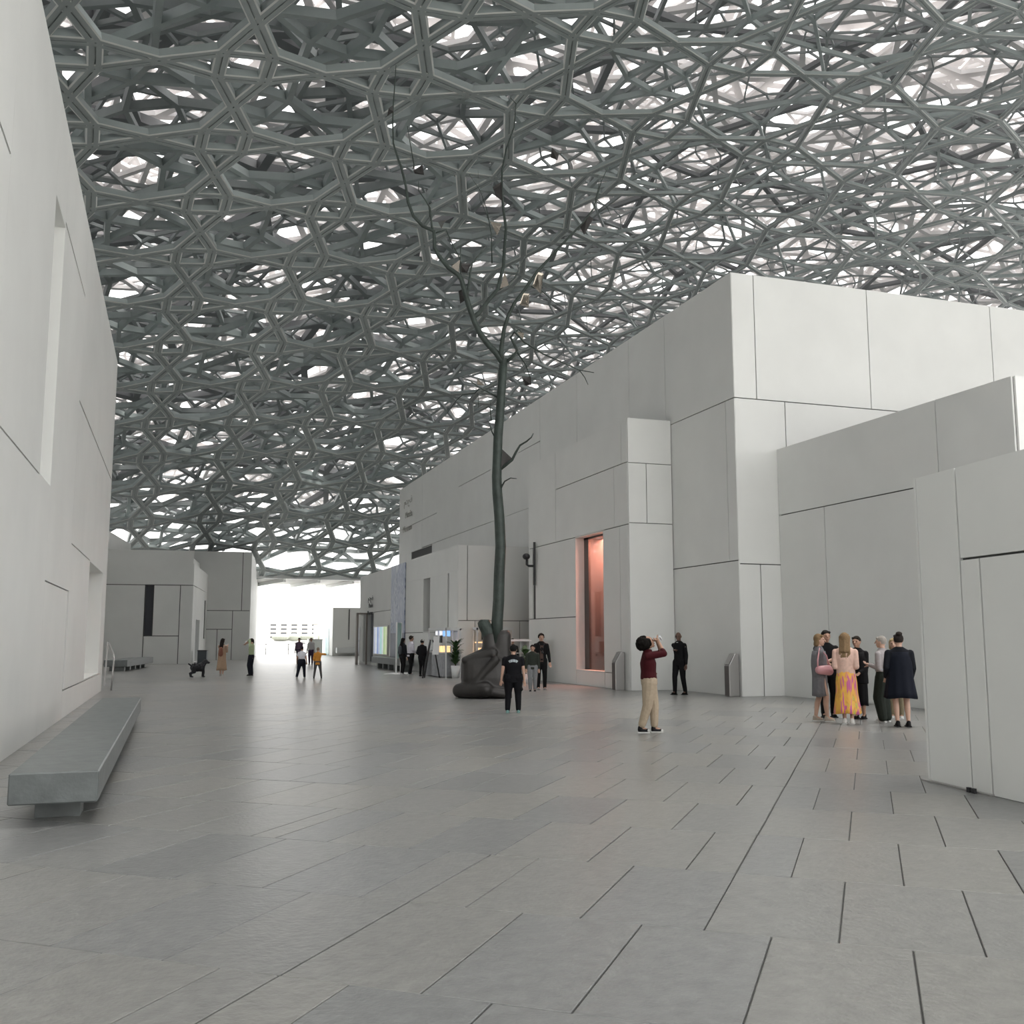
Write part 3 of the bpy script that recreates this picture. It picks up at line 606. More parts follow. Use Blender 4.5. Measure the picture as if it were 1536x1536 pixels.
# ------------------------------------------------------------------ stalls, signs and plants in front of the low block
M_WHITE = mat('white_laminate', (.75, .76, .76), .4); M_SILV = mat('silver_cloth', (.36, .37, .39), .5, metal=.2, var=.15, vscale=8)
M_SCREEN = mat('screen_black', (.012, .012, .015), .2); M_LITW = mat('lit_white', (.95, .97, 1), .4, emit=.22); M_LITB = mat('lit_blue', (.25, .5, 1), .4, emit=.3); M_LITO = mat('lit_orange', (1, .62, .3), .4, emit=.35)
M_POSTER = mat('poster_teal', (.35, .52, .50), .5, var=.3, vscale=1.5)
st = empty('stall', (10.62, 40.5, 0), 0, 'white framed exhibition stall with silver cloth counter behind the easel', 'stall')
k = MB()
for y in (0, 1.25, 2.95):
    for x in (0, .62): k.box(x, x+.06, y, y+.06, .0, 2.02)
k.box(0, .68, 0, 3.01, 1.96, 2.06); k.build('frame', M_WHITE, st)
k = MB(); n = 28; k.rings([[(-.10-.03*math.sin(i*1.9), .1+2.85*i/n, z) for i in range(n+1)]+[(.6, .1+2.85*i/n, z) for i in range(n, -1, -1)] for z in (.03, 1.0)]); k.build('counter_cloth', M_SILV, st)
MB().box(-.14, .64, .06, 3.0, 1.0, 1.04).build('counter_top', M_WHITE, st)
MB().box(.2, .26, 1.5, 2.5, 1.42, 1.72).build('screen', M_SCREEN, st); MB().box(.2, .26, 1.5, 2.5, 1.75, 1.93).build('light_panel', M_LITW, st); MB().box(.2, .26, .2, 1.2, 1.7, 1.93).build('light_panel', M_LITB, st)
MB().box(.0, .4, 1.6, 2.3, 1.05, 1.12).build('display_box', M_BLACKF, st); MB().ell((.05, 2.7, 1.18), .12, .12, .13).build('display_ball', M_FASCIA, st, True)
for y in (.35, .75): MB().box(.0, .3, y, y+.25, 1.04, 1.3).build('display_box', M_LITO, st)
st2 = empty('stall', (11.9, 40.25, 0), 0, 'white framed stall with black screen and warm lit shelf beside the bronze base', 'stall')
k = MB()
for x in (0, .75, 1.55):
    for y in (0, .6): k.box(x, x+.06, y, y+.06, 0, 2.05)
k.box(0, 1.61, 0, .66, 1.97, 2.07); k.build('frame', M_WHITE, st2)
MB().box(.02, 1.6, -.04, .6, .0, 1.0).build('counter', M_WHITE, st2); MB().box(.3, 1.1, .3, .36, 1.55, 1.9).build('screen', M_SCREEN, st2); MB().box(.06, 1.5, .25, .5, 1.42, 1.47).build('shelf', M_LITO, st2)
for i in range(6): MB().box(.1+i*.24, .24+i*.24, .15, .4, 1.0, 1.22+.05*(i % 3)).build('display_box', [M_LITO, mat('brown_box', (.25, .15, .1), .6), M_WHITE][i % 3], st2)
st3 = empty('counter', (11.75, 35.4, 0), 0, 'white counter with open shelf to the right of the bronze base', 'counter')
k = MB(); k.box(0, .05, 0, 1.1, 0, 1.55); k.box(.75, .8, 0, 1.1, 0, 1.55); k.build('side_panel', M_WHITE, st3); MB().box(-.03, .83, -.03, 1.13, 1.5, 1.58).build('counter_top', M_WHITE, st3)
MB().box(.05, .75, .05, 1.05, 1.05, 1.08).build('shelf', M_STEEL, st3); MB().box(.05, .75, .02, .06, .0, .95).build('front_panel', M_WHITE, st3)
# easel with white tablet
ez = empty('easel', (10.0, 40.4, 0), R(20), 'black easel carrying a tilted white board before the stall', 'easel')
k = MB()
for a, b_ in ((-.42, 0), (.42, 0), (0, .5)): k.tube([(a, b_, 0), (a*.15, b_*.1, 1.55)], .028)
k.build('legs', M_BLACKF, ez, True); k = MB(); k.obox((-.02, -.12, .95), (.30, 0, 0), (0, .03, .0), (.14, .14, .75)); k.build('board', M_WHITE, ez)
# standing sign
sg = empty('sign', (9.75, 45.6, 0), R(62), 'tall thin white framed free-standing sign on a flat base plate', 'sign')
k = MB(); k.box(-.42, -.35, -.03, .03, .03, 2.35); k.box(.35, .42, -.03, .03, .03, 2.35); k.build('frame', M_WHITE, sg)
MB().box(-.35, .35, -.015, .015, .7, 2.32).build('sign_panel', M_POSTER, sg); MB().box(-.8, .8, -.45, .45, 0, .03).build('base_plate', M_WHITE, sg)
# plants
M_LEAF = mat('leaf_green', (.045, .10, .035), .45, var=.4, vscale=6)
def plant(label, loc, hpot, rpot, h, nl, spread, seed):
    random.seed(seed); p = empty('potted_plant', loc, 0, label, 'plant')
    MB().rings([[(r*math.cos(2*PI*i/16), r*math.sin(2*PI*i/16), z) for i in range(16)] for r, z in ((rpot*.72, 0), (rpot, hpot), (rpot*.85, hpot), (rpot*.8, hpot-.05))]).build('pot', M_WHITE, p, True)
    MB().tube([(0, 0, hpot-.1), (.03, 0, hpot+.3), (0, .02, h*.72)], [.03, .025, .012]).build('stem', mat('stem_brown', (.08, .06, .03), .7), p, True)
    for i in range(nl):
        a = random.uniform(0, 2*PI); z0 = hpot+(h-hpot)*random.uniform(.02, .7); L = random.uniform(.35, .62)*(h-hpot)*.62; up = random.uniform(.5, 1.3)
        d = Vector((math.cos(a), math.sin(a), 0)); s = Vector((-d.y, d.x, 0)); k = MB(); R_ = []
        for t in (0, .3, .6, .85, 1):
            c = Vector((0, 0, z0))+d*spread*L*t*1.0+Vector((0, 0, L*up*t*(1-.45*t))); w = .06*math.sin(PI*(.12+.86*t))+.004
            R_.append([c-s*w, c+Vector((0, 0, -.006)), c+s*w, c+Vector((0, 0, .006))])
        k.rings(R_); k.build('leaf', M_LEAF, p)
    return p
pl = G(683, 1017)
plant('tall leafy green plant in a tapered white pot by the easel', (pl[0], pl[1], 0), .5, .19, 1.72, 80, .8, 3)
plant('small dark green plant behind the black-haired boy', (12.05, 34.5, 0), .35, .15, 1.5, 40, .6, 5)

# ------------------------------------------------------------------ outside, beyond the roof edge
M_PLASTER = mat('bright_plaster', (.8, .8, .78), .7)
o = empty('pavilion', (14.2, 96.5, 0), 0, 'low white pavilion just outside the roofed square', 'building')
bevel(MB().box(0, 11, 0, 9, 0, 4.55).build('walls', M_PLASTER, o), .02); MB().box(-.04, .02, 2.2, 5.6, .02, 2.6).build('door', mat('teal_glass', (.2, .42, .44), .15), o)
MB().box(1.5, 1.6, -.03, .02, 1.5, 4.4).build('joint_recess', M_CORE, o); MB().box(2.2, 5, -.05, .0, 1.3, 1.5).build('wall_lettering_band', mat('pale_grey', (.5, .5, .5), .6), o)
MB().box(.3, 5.2, -1.0, -.2, .25, .75).build('planter_bench', M_FASCIA, o)
o = empty('utility_box', (12.3, 99, 0), 0, 'grey metal utility box outside before the pavilion', 'box'); MB().box(0, 1.3, 0, 1, 0, 1.5).build('cabinet', mat('box_grey', (.45, .47, .45), .5), o); MB().box(-.03, 1.33, -.03, 1.03, 1.5, 1.56).build('lid', M_STEEL, o)
o = empty('viewing_sign', (11.2, 97, 0), 0, 'tilted grey information board on a post outside', 'sign'); MB().box(-.05, .05, -.05, .05, 0, 1.1).build('post', M_STEEL, o); k = MB(); k.obox((-.5, -.2, 1.1), (1, 0, 0), (0, .4, .25), (0, -.02, .03)); k.build('board', mat('mid_grey', (.3, .3, .3), .5), o)
o = empty('column', (13.6, 104, 0), 0, 'slender white pole outside between the people and the pavilion', 'pole'); MB().tube([(0, 0, 0), (0, 0, 3.0)], .22, 12).build('shaft', M_FASCIA, o, True); MB().box(-.35, .35, -.35, .35, 0, .12).build('foot', M_FASCIA, o)
o = empty('railing', (2, 103.2, 0), 0, 'dark horizontal quay railing across the far opening', 'railing')
MB().box(0, 11.4, -.03, .03, 1.02, 1.1).build('top_rail', M_STEELD, o)
MB().box(0, 11.4, -.02, .02, .5, .54).build('middle_rail', M_STEELD, o)
for i in range(6): MB().box(i*2.2-.04, i*2.2+.04, -.04, .04, 0, 1.1).build('rail_post', M_STEELD, o)
for i, (x, w, h) in enumerate(((85, 56, 17), (146, 48, 19), (200, 44, 16), (250, 62, 18))):
    o = empty('city_building', (x, 1000+i*12, 0), 0, ['pale city block farthest left through the opening', 'second pale city block from the left through the opening', 'third pale city block through the opening', 'pale city block farthest right through the opening'][i], 'building', 'city blocks across the water')
    MB().box(0, w, 0, 30, 0, h).build('walls', mat('city%d' % i, [(.62, .58, .48), (.6, .6, .58), (.56, .58, .6), (.62, .57, .5)][i], .8), o)
    MB().box(-.6, w+.6, -.6, 30.6, h, h+1.2).build('roof', M_PALE, o)
    wm_ = None
    for a in range(int(w//10)):
        for b_ in range(4):
            if wm_ is None: k = MB(); k.box(0, 5.5, -.3, .2, 0, 1.7); wm_ = k.mesh('window'); wm_.materials.append(mat('city_window', (.06, .065, .08), .5))
            q = link('window', wm_, None, o); q.location = (2+a*10, 0, 2.2+b_*3.9)
o = empty('palm_bush', (60, 620, 0), 0, 'low hedge of greenery before the city blocks', 'hedge')
k = MB()
for i in range(26): k.ell((i*8, random.uniform(-2, 2), 1.6+random.uniform(0, 1)), 5.5, 3, random.uniform(1.6, 2.8), 8, 5)
k.build('foliage', mat('hazy_green', (.22, .23, .19), .8, var=.3), o, True)['kind'] = 'stuff'; MB().box(-4, 208, -1, 1, 0, .8).build('planter_wall', M_PALE, o)

# ------------------------------------------------------------------ people
def M3(a): return Matrix.Rotation(a, 3, 'Z')
def ik(a, b, l1, l2, hint):
    a = Vector(a); b = Vector(b); d = b-a; L = min(d.length, (l1+l2)*.995); d.normalize(); b = a+d*L
    x = (l1*l1-l2*l2+L*L)/(2*L); h = math.sqrt(max(l1*l1-x*x, 0)); hv = Vector(hint); hv = (hv-d*hv.dot(d)).normalized()
    return a+d*x+hv*h, b
SKIN = {'light': (.50, .31, .23), 'mid': (.38, .22, .15), 'dark': (.12, .065, .045)}
def hand(k, w, fdir, side, s):
    f = Vector(fdir).normalized(); sd = Vector((side, 0, 0)); sd = (sd-f*sd.dot(f)).normalized() if abs(sd.dot(f)) < .95 else Vector((0, 1, 0)); nn = f.cross(sd)
    w = Vector(w); k.rc(w, .018*s, w+f*.045*s, .026*s); k.rc(w+f*.03*s+sd*.012*s, .018*s, w+f*.075*s+sd*.018*s, .016*s); k.rc(w+f*.03*s-sd*.012*s, .018*s, w+f*.075*s-sd*.018*s, .016*s)
    for i, (o_, L) in enumerate(((-.027, .060), (-.009, .072), (.009, .068), (.027, .052))):
        a = w+f*.08*s+sd*o_*s; b_ = a+f*L*.55*s+nn*.008*s; c = b_+f*L*.4*s+nn*.022*s
        k.rc(a, .0095*s, b_, .009*s, 8, 2); k.rc(b_, .009*s, c, .0075*s, 8, 2)
    a = w+f*.03*s-sd*.028*s; b_ = a+f*.03*s-sd*.028*s; k.rc(a, .012*s, b_, .011*s, 8, 2); k.rc(b_, .011*s, b_+f*.032*s-sd*.004*s+nn*.008*s, .009*s, 8, 2)
def person(label, pos, h, face, skin='light', hair=None, hairc=(.02, .018, .016), top=(.02, .02, .02), sleeve='long', bottom='trousers', bc=(.02, .02, .02), shoe=(.02, .02, .02),
           feet=((-.055, 0), (.055, 0)), hands=None, build=1., head=(0, 0), vx=.012, topm=None, botm=None, hem=.5, lean=0., toph=.46, fat=1., cap=None, extra=None, bell=1., elbow=None, facep=None):
    """pos ground point; face = heading of the body, degrees clockwise from +Y; unit height 1 scaled by h; +y is forward, +x the right hand side"""
    o = empty('person', (pos[0], pos[1], 0), -R(face), label, 'person')
    S = h; B = build
    mskin = mat('skin_'+skin, SKIN[skin], .5); V = lambda *a: Vector(a)*S
    cs = lambda c, r=.75: mat('cloth_%d_%d_%d' % tuple(int(x*1000) for x in c), c, r, var=.12, vscale=20, spec=.15)
    ty = lean
    pel = V(0, 0, .52); neck = V(0, ty, .845); hy = ty+.012+head[1]*.0
    hr = Matrix.Rotation(-R(head[0]), 3, 'Z') @ Matrix.Rotation(R(head[1]), 3, 'X')
    hc = V(0, ty+.012, .925)
    hp = [V(-.052*B, 0, .515), V(.052*B, 0, .515)]; shl = [V(-.103*B, ty, .788), V(.103*B, ty, .788)]
    knees = []; ank = []
    for i, (fx, fy) in enumerate(feet):
        a = V(fx, fy-.01, .045); kn, an_ = ik(hp[i], a, .240*S, .235*S, (0.04*(1 if i else -1), 1, 0)); knees.append(kn); ank.append(an_)
    if hands is None: hands = ((-.15, .03, .46), (.15, .03, .46))
    elb = []; wr = []
    for i, hh in enumerate(hands):
        hint = (elbow[i] if elbow else ((-.3 if i == 0 else .3), -1, -.2)); e, w = ik(shl[i], V(*hh), .165*S, .15*S, hint); elb.append(e); wr.append(w)
    # body: one continuous skin
    k = MB()
    def hv(x, y, z): return hc+hr @ (Vector((x, y, z))*S)
    k.ell(hc, .046*S, .056*S, .066*S, 16, 11, hr); k.rc(hv(0, .022, -.03), .034*S, hv(0, .032, -.05), .018*S); k.rc(neck+V(0, -.005, -.01), .034*S, hc+V(0, -.008, -.03), .031*S)
    k.rc(hv(0, .054, .008), .006*S, hv(0, .067, -.014), .0085*S, 8, 2)
    for s_ in (-1, 1): k.ell(hv(.047*s_, -.002, -.002), .007*S, .012*S, .018*S, 8, 5, hr); k.rc(hv(.008*s_, .051, .014), .006*S, hv(.03*s_, .044, .014), .006*S, 8, 2)
    k.rc(hv(-.012, .052, -.034), .006*S, hv(.012, .052, -.034), .006*S, 8, 2)
    F = fat
    tor = [(0, 0, .46*S, .07*B*F*S, .055*F*S), (0, 0, .52*S, .088*B*F*S, .066*F*S), (0, ty*.4, .61*S, .074*B*F*S, .055*F*S), (0, ty*.8, .71*S, .088*B*F*S, .060*F*S), (0, ty, .785*S, .095*B*S, .055*S), (0, ty, .82*S, .075*B*S, .045*S), (0, ty, .85*S, .035*S, .034*S)]
    sh_ = lambda a: [(x, y, z, rx*a, ry*a) for x, y, z, rx, ry in a_] if False else None
    k.loft([(x, y, z, rx*.86, ry*.86) for x, y, z, rx, ry in tor])
    for i in (0, 1):
        k.rc(shl[i], .030*S*B, elb[i], .024*S); k.rc(elb[i], .024*S, wr[i], .016*S)
        fd = (wr[i]-elb[i]).normalized(); hand(k, wr[i], fd, 1 if i else -1, S*.60 if h < 1.35 else S*.62)
        k.rc(hp[i], .050*S*B, knees[i], .033*S); k.rc(knees[i], .033*S, knees[i].lerp(ank[i], .35)+V(0, -.008, 0), .031*S); k.rc(knees[i].lerp(ank[i], .35)+V(0, -.008, 0), .031*S, ank[i], .019*S)
        k.rc(ank[i], .019*S, ank[i]+V(0, .06, -.022), .015*S)
    voxel(k.build('body', mskin, o, True), vx*.75, 1)
    em = mat('eye_dark', (.01, .01, .01), .2)
    for s_ in (-1, 1): MB().ell(hv(.018*s_, .0505, .004), .007*S, .005*S, .0045*S, 8, 5, hr).build('eye', em, o, True)
    MB().ell(hv(0, .0565, -.034), .013*S, .004*S, .0035*S, 8, 5, hr).build('lips', mat('lips', (.25, .09, .08), .5), o, True)
    # shoes
    ms = cs(shoe, .5)
    for i in (0, 1):
        a = ank[i]; k = MB(); k.rc(a+V(0, -.012, -.022), .024*S, a+V(0, .065, -.027), .020*S, 10); k.rc(a+V(0, -.01, .0), .024*S, a+V(0, .0, -.02), .026*S)
        if facep == 'sneaker': k.rc(a+V(0, -.01, -.01), .026*S, a.lerp(knees[i], .16)+V(0, -.004, 0), .023*S)
        q = voxel(k.build('shoe', ms, o, True), vx*.8, 1)
        if facep == 'sneaker': MB().ell(a+V(0, .070, -.027), .021*S, .020*S, .017*S, 10, 6).build('toe_cap', cs((.6, .6, .58)), q, True)
        MB().box(a.x-.025*S, a.x+.025*S, a.y-.036*S, a.y+.088*S, 0, .012*S).build('sole', cs((.6, .6, .58)) if shoe[0] > .3 or facep == 'sneaker' else ms, q)
    # lower clothing
    if bottom == 'trousers':
        k = MB(); k.loft([(0, 0, .47*S, .078*B*F*S, .062*F*S), (0, 0, .53*S, .094*B*F*S, .073*F*S), (0, ty*.4, .605*S, .080*B*F*S, .062*F*S)])
        for i in (0, 1):
            b_ = knees[i].lerp(ank[i], .84 if facep == 'sneaker' else .95)
            k.rc(hp[i], .062*S*B*F, knees[i], .043*S*bell); k.rc(knees[i], .043*S*bell, b_, .033*S*bell)
        voxel(k.build('trousers', botm or cs(bc), o, True), vx, 2)
    elif bottom in ('skirt', 'dress'):
        zt = .61 if bottom == 'skirt' else .80; n = 32; RR = []
        for t in [i/9 for i in range(10)]:
            z = zt+(hem-zt)*t
            fl = (bell-1)*max(0, (zt-z)-.05)/max(zt-hem, .01); rx = (.082+.075*fl+.012*math.sin(PI*min(1, t*2)))*B*F; ry = (.063+.075*fl+.012*math.sin(PI*min(1, t*2)))*F
            RR.append([((rx*(1+.07*t*math.sin(a*9)))*math.cos(a)*S, (ry*(1+.10*t*math.sin(a*9+1)))*math.sin(a)*S+ty*(z-.5)*S, (z+.008*t*math.sin(a*3))*S) for a in [2*PI*j/n for j in range(n)]])
        MB().rings(RR).build(bottom, botm or cs(bc), o, True)
    # top
    k = MB(); tb = toph
    secs = [(0, ty*.3, tb*S, .094*B*F*S, .072*F*S), (0, ty*.5, (tb*.5+.305)*S, .092*B*F*S, .070*F*S), (0, ty*.6, .63*S, .086*B*F*S, .066*F*S), (0, ty*.8, .71*S, .099*B*F*S, .071*F*S), (0, ty, .785*S, .112*B*S, .064*S), (0, ty, .812*S, .098*B*S, .056*S), (0, ty, .832*S, .066*B*S, .048*S), (0, ty, .855*S, .040*S, .040*S)]
    k.loft(secs)
    for i in (0, 1):
        if sleeve != 'none':
            k.rc(shl[i]+V(0, 0, -.004), .036*S*B, shl[i].lerp(elb[i], .55 if sleeve == 'short' else 1), .034*S)
            if sleeve == 'long': k.rc(elb[i], .034*S, elb[i].lerp(wr[i], .88), .025*S)
            if sleeve == 'half': k.rc(elb[i], .034*S, elb[i].lerp(wr[i], .25), .031*S)
    topname = {'coat': 'coat'}.get(facep, 'top')
    voxel(k.build(topname, topm or cs(top), o, True), vx, 5)
    # hair
    if hair:
        k = MB(); mh = mat('hair_%d_%d' % (int(hairc[0]*1000), int(hairc[2]*1000)), hairc, .8, var=.25, vscale=60, bump=.4, bscale=90, spec=.1)
        if hair == 'afro':
            rnd = random.Random(4)
            for i in range(60):
                a = rnd.uniform(0, 2*PI); z = rnd.uniform(-.5, 1); r_ = math.sqrt(max(0, 1-z*z)); k.ell(hv(r_*math.cos(a)*.066, -.048+r_*math.sin(a)*.060, .004+z*.060), .030*S, .030*S, .030*S, 8, 6)
            k.ell(hv(0, -.045, .0), .078*S, .072*S, .074*S, 14, 9)
        else:
            k.ell(hv(0, -.012, .016), .053*S, .056*S, .060*S, 16, 10, hr); k.rc(hv(-.03, .032, .045), .016*S, hv(.03, .032, .045), .016*S)
            if hair == 'long':
                for q_ in range(9): xx = -.040+.01*q_; k.rc(hv(xx, -.034+abs(xx)*.4, 0), .017*S, hv(xx*1.25, -.05+abs(xx)*.3, 0)+Vector((0, -.03*S, (-.16-.035*((q_*7) % 4)/3-.03*(1-abs(q_-4)/4))*S)), .012*S, 8)
            if hair in ('bob', 'long'):
                L = -.05 if hair == 'bob' else -.13
                for s_ in (-.036, -.018, 0, .018, .036): k.rc(hv(s_, -.03+abs(s_)*.5, .02), .026*S, hv(s_*1.05, -.034+abs(s_)*.4, 0)+Vector((0, (-.008 if hair == 'bob' else -.050)*S, L*S)), (.026 if hair == 'bob' else .019)*S)
            if hair == 'pony': k.rc(hv(0, -.06, .03), .018*S, hv(0, -.075, -.06), .012*S)
            if hair == 'bun': k.ell(hv(0, -.045, .068), .036*S, .034*S, .026*S)
            if hair == 'mop':
                for i in range(12): a = 2*PI*i/12; k.rc(hv(.04*math.cos(a), -.01+.042*math.sin(a), .03), .018*S, hv(.05*math.cos(a), -.01+.05*math.sin(a), -.005 if math.sin(a) < .5 else .025), .012*S)
        voxel(k.build('hair', mh, o, True), vx*.85, 1)
    if cap: MB().ell(hv(0, -.004, .03), .054*S, .060*S, .045*S, 16, 9, hr).build('cap', cs(cap), o, True)
    if extra: extra(o, S, V, dict(hc=hc, wr=wr, elb=elb, shl=shl, hv=hv, cs=cs, tor=secs))
    return o
FACE_AWAY = 18.5
def gp(x, y): p = G(x, y); return (p[0], p[1])
def toward(px_): return math.degrees(math.atan2(G(px_, 1000)[0], G(px_, 1000)[1]))     # heading straight away through that column
# woman in maroon, photographing the roof
def ex_phone(o, S, V, d):
    w = d['wr'][1]; k = MB(); k.box(-.012*S, .012*S, -.006*S, .006*S, -.045*S, .045*S); q = k.build('phone', mat('phone_white', (.7, .72, .75), .3), o); q.location = w+V(-.03, .02, .05); q.rotation_euler = (.3, 1.2, 0)
def ex_maroon(o, S, V, d):
    ex_phone(o, S, V, d); MB().tube([V(-.088, 0, .60), V(0, .075, .602), V(.088, 0, .60), V(0, -.075, .602), V(-.088, 0, .6)], .010*S, 6).build('belt', d['cs']((.16, .10, .06)), o, True)
    MB().box(.085*S, .10*S, .0, .03*S, .46*S, .51*S).build('red_tag', d['cs']((.25, .03, .03)), o)
person('curly black-haired woman in maroon sweater and beige trousers photographing the roof', gp(975, 1099), 1.66, 112, 'mid', 'afro', (.008, .007, .006), (.050, .006, .009), 'half', 'trousers', (.42, .34, .25), (.012, .012, .014),
       feet=((-.03, .06), (.04, -.085)), hands=((-.03, .098, .915), (.035, .105, .925)), head=(0, 24), vx=.009, lean=-.015, toph=.545, build=1.12, elbow=((-.8, .5, -.8), (.7, .6, -.9)), bell=1.22, fat=1.2, facep='sneaker', extra=ex_maroon)
# guard
def ex_guard(o, S, V, d):
    k = MB(); k.obox(V(-.018, .062, .73), V(.036, 0, 0), V(0, .006, 0), V(0, -.02, .105)); k.build('shirt_front', d['cs']((.6, .6, .62)), o); k = MB(); k.obox(V(-.006, .070, .72), V(.012, 0, 0), V(0, .004, 0), V(0, -.02, .095)); k.build('tie', d['cs']((.01, .01, .012)), o)
    MB().ell(d['shl'][0]+V(-.030, .012, -.03), .006*S, .012*S, .014*S, 8, 5).build('shoulder_badge', d['cs']((.35, .3, .25)), o, True)
person('bald guard in black suit standing with one arm across his chest', gp(1020, 1042), 1.80, 245, 'dark', None, top=(.006, .006, .007), bc=(.006, .006, .007), shoe=(.006, .006, .006), feet=((-.075, -.035), (.05, .075)), hands=((-.15, .02, .455), (-.03, .115, .70)), head=(-25, 0), vx=.011, build=1.05, extra=ex_guard)
# boy in black shirt
def ex_boy(o, S, V, d):
    g = d['cs']((.42, .47, .50))
    for i, (a0_, a1_) in enumerate(((-.075, -.048), (-.044, -.010), (-.006, .030), (.034, .07))):
        k = MB(); z = lambda x: .745-4.5*x*x; yb = lambda x: -.068*math.sqrt(max(.05, 1-(x/.11)**2))-.006
        k.rings([[V(x, yb(x)+dy, z(x)+dz) for dy, dz in ((0, 0), (-.005, 0), (-.003, .040), (.003, .040))] for x in (a0_, (a0_+a1_)/2, a1_)]); k.build('shirt_print', g, o)
    MB().rc(V(.10, -.02, .40), .022*S, V(.12, -.02, .34), .025*S).build('pocket_pouch', d['cs']((.01, .01, .01)), o, True)
person('black-haired boy in black T-shirt with arched print, seen from behind', gp(770, 1069), 1.47, toward(770), 'light', 'short', (.01, .01, .01), (.006, .006, .008), 'short', 'trousers', (.007, .007, .009), (.20, .34, .32), feet=((-.085, 0), (.075, -.01)), hands=((-.185, .0, .44), (.165, .0, .46)), vx=.010, build=1.22, fat=1.18, bell=1.2, toph=.44, extra=ex_boy)
person('child in olive sweatshirt and pale grey trousers next to the black-jacketed woman', gp(799, 1037), 1.42, toward(799)+182, 'light', 'short', (.012, .01, .01), (.035, .042, .034), 'long', 'trousers', (.24, .25, .26), (.05, .05, .06), feet=((-.05, 0), (.05, .02)), hands=((-.14, .03, .47), (.14, .03, .47)), vx=.012, build=1.12, bell=1.15, toph=.47)
def ex_jack(o, S, V, d):
    k = MB(); k.obox(V(-.028, .064, .49), V(.056, 0, 0), V(0, .006, 0), V(0, -.004, .29)); k.build('inner_top', d['cs']((.10, .065, .055)), o)
    MB().ell(V(-.01, .082, .66), .022*S, .018*S, .026*S).build('camera', mat('cam_black', (.02, .02, .02), .4), o, True); MB().tube([V(-.05, .05, .82), V(-.01, .085, .67), V(.04, .05, .82)], .004*S, 6).build('strap', M_BLACKF, o)
person('tousle-haired woman in open black jacket and brown top with a camera', gp(812, 1035), 1.78, toward(812)+172, 'light', 'mop', (.016, .013, .012), (.01, .01, .011), 'long', 'trousers', (.009, .009, .01), (.3, .3, .3), feet=((-.06, .02), (.05, -.02)), hands=((-.15, .04, .47), (.15, .02, .46)), vx=.012, toph=.46, extra=ex_jack, facep='coat')
# three by the stall
def ex_pack(col):
    def f(o, S, V, d): MB().rc(V(0, -.10, .60), .055*S, V(0, -.10, .74), .05*S, 12).build('backpack', d['cs'](col), o, True)
    return f
person('person in white shirt and black trousers at the stall by the wall', (9.86, 43.6), 1.74, 75, 'mid', 'short', (.03, .025, .02), (.62, .60, .66), 'long', 'trousers', (.01, .01, .011), (.6, .6, .6), feet=((-.05, .03), (.05, -.05)), hands=((-.1, .13, .55), (.1, .13, .55)), vx=.014, fat=1.25, toph=.47, bell=1.15)
person('long-haired person with grey backpack behind the white-shirted one', (9.64, 44.25), 1.64, 60, 'light', 'long', (.012, .01, .01), (.02, .022, .026), 'long', 'trousers', (.01, .01, .011), (.5, .5, .5), feet=((-.05, .02), (.05, -.03)), vx=.014, extra=ex_pack((.08, .09, .10)))
person('person in long black jacket and white cap facing the stall counter', (10.12, 42.55), 1.58, 40, 'mid', 'short', (.02, .02, .02), (.008, .008, .01), 'long', 'trousers', (.01, .01, .011), (.03, .03, .03), feet=((-.05, .02), (.06, -.03)), hands=((-.12, .1, .55), (.12, .08, .5)), vx=.014, cap=(.55, .53, .48), toph=.42, fat=1.1)
person('black-haired person standing behind the white counter, only the head showing', (12.85, 38.4), 1.62, 200, 'light', 'short', (.01, .01, .01), (.02, .02, .02), vx=.014)
# left of the square
def ex_brownpack(o, S, V, d): MB().rc(V(.02, -.10, .58), .06*S, V(.02, -.10, .72), .05*S, 12).build('backpack', d['cs']((.22, .10, .07)), o, True); ex_phone(o, S, V, d)
person('long-haired woman in ochre dress with red-brown backpack raising a phone', gp(332, 1014.5), 1.62, 35, 'light', 'long', (.02, .016, .015), (.36, .26, .20), 'long', 'dress', (.36, .25, .17), (.5, .48, .45), feet=((-.05, .03), (.06, -.03)), hands=((-.02, .14, .74), (.06, .15, .78)), vx=.014, hem=.16, bell=1.8, toph=.5, extra=ex_brownpack)
person('woman in light green top and dark wide trousers taking a picture', gp(376, 1013.5), 1.62, -60, 'light', 'pony', (.02, .016, .014), (.40, .48, .30), 'half', 'trousers', (.012, .014, .022), (.02, .02, .02), feet=((-.05, .01), (.045, 0)), hands=((-.05, .15, .86), (.03, .15, .86)), vx=.014, bell=1.35, toph=.56, extra=ex_phone)
person('child in white top with black shirt tied at the waist, mid-stride', gp(452, 1017.5), 1.30, 20, 'mid', 'short', (.03, .02, .03), (.68, .68, .74), 'short', 'trousers', (.012, .014, .022), (.4, .4, .4), feet=((-.14, -.02), (.09, .05)), hands=((-.15, .02, .5), (.15, .02, .5)), vx=.014, fat=1.3, bell=1.2, toph=.6,
       extra=lambda o, S, V, d: MB().loft([(0, 0, .40*S, .115*S, .10*S), (0, 0, .5*S, .115*S, .10*S), (0, 0, .61*S, .098*S, .085*S)]).build('tied_shirt', d['cs']((.012, .014, .022)), o, True))
person('child in orange top and grey trousers striding with one arm out', gp(476, 1017.5), 1.25, 10, 'light', 'short', (.25, .2, .15), (.62, .27, .05), 'half', 'trousers', (.10, .10, .10), (.05, .05, .05), feet=((-.11, .0), (.13, -.02)), hands=((-.12, .04, .5), (.2, .06, .80)), vx=.014, fat=1.15, toph=.44)
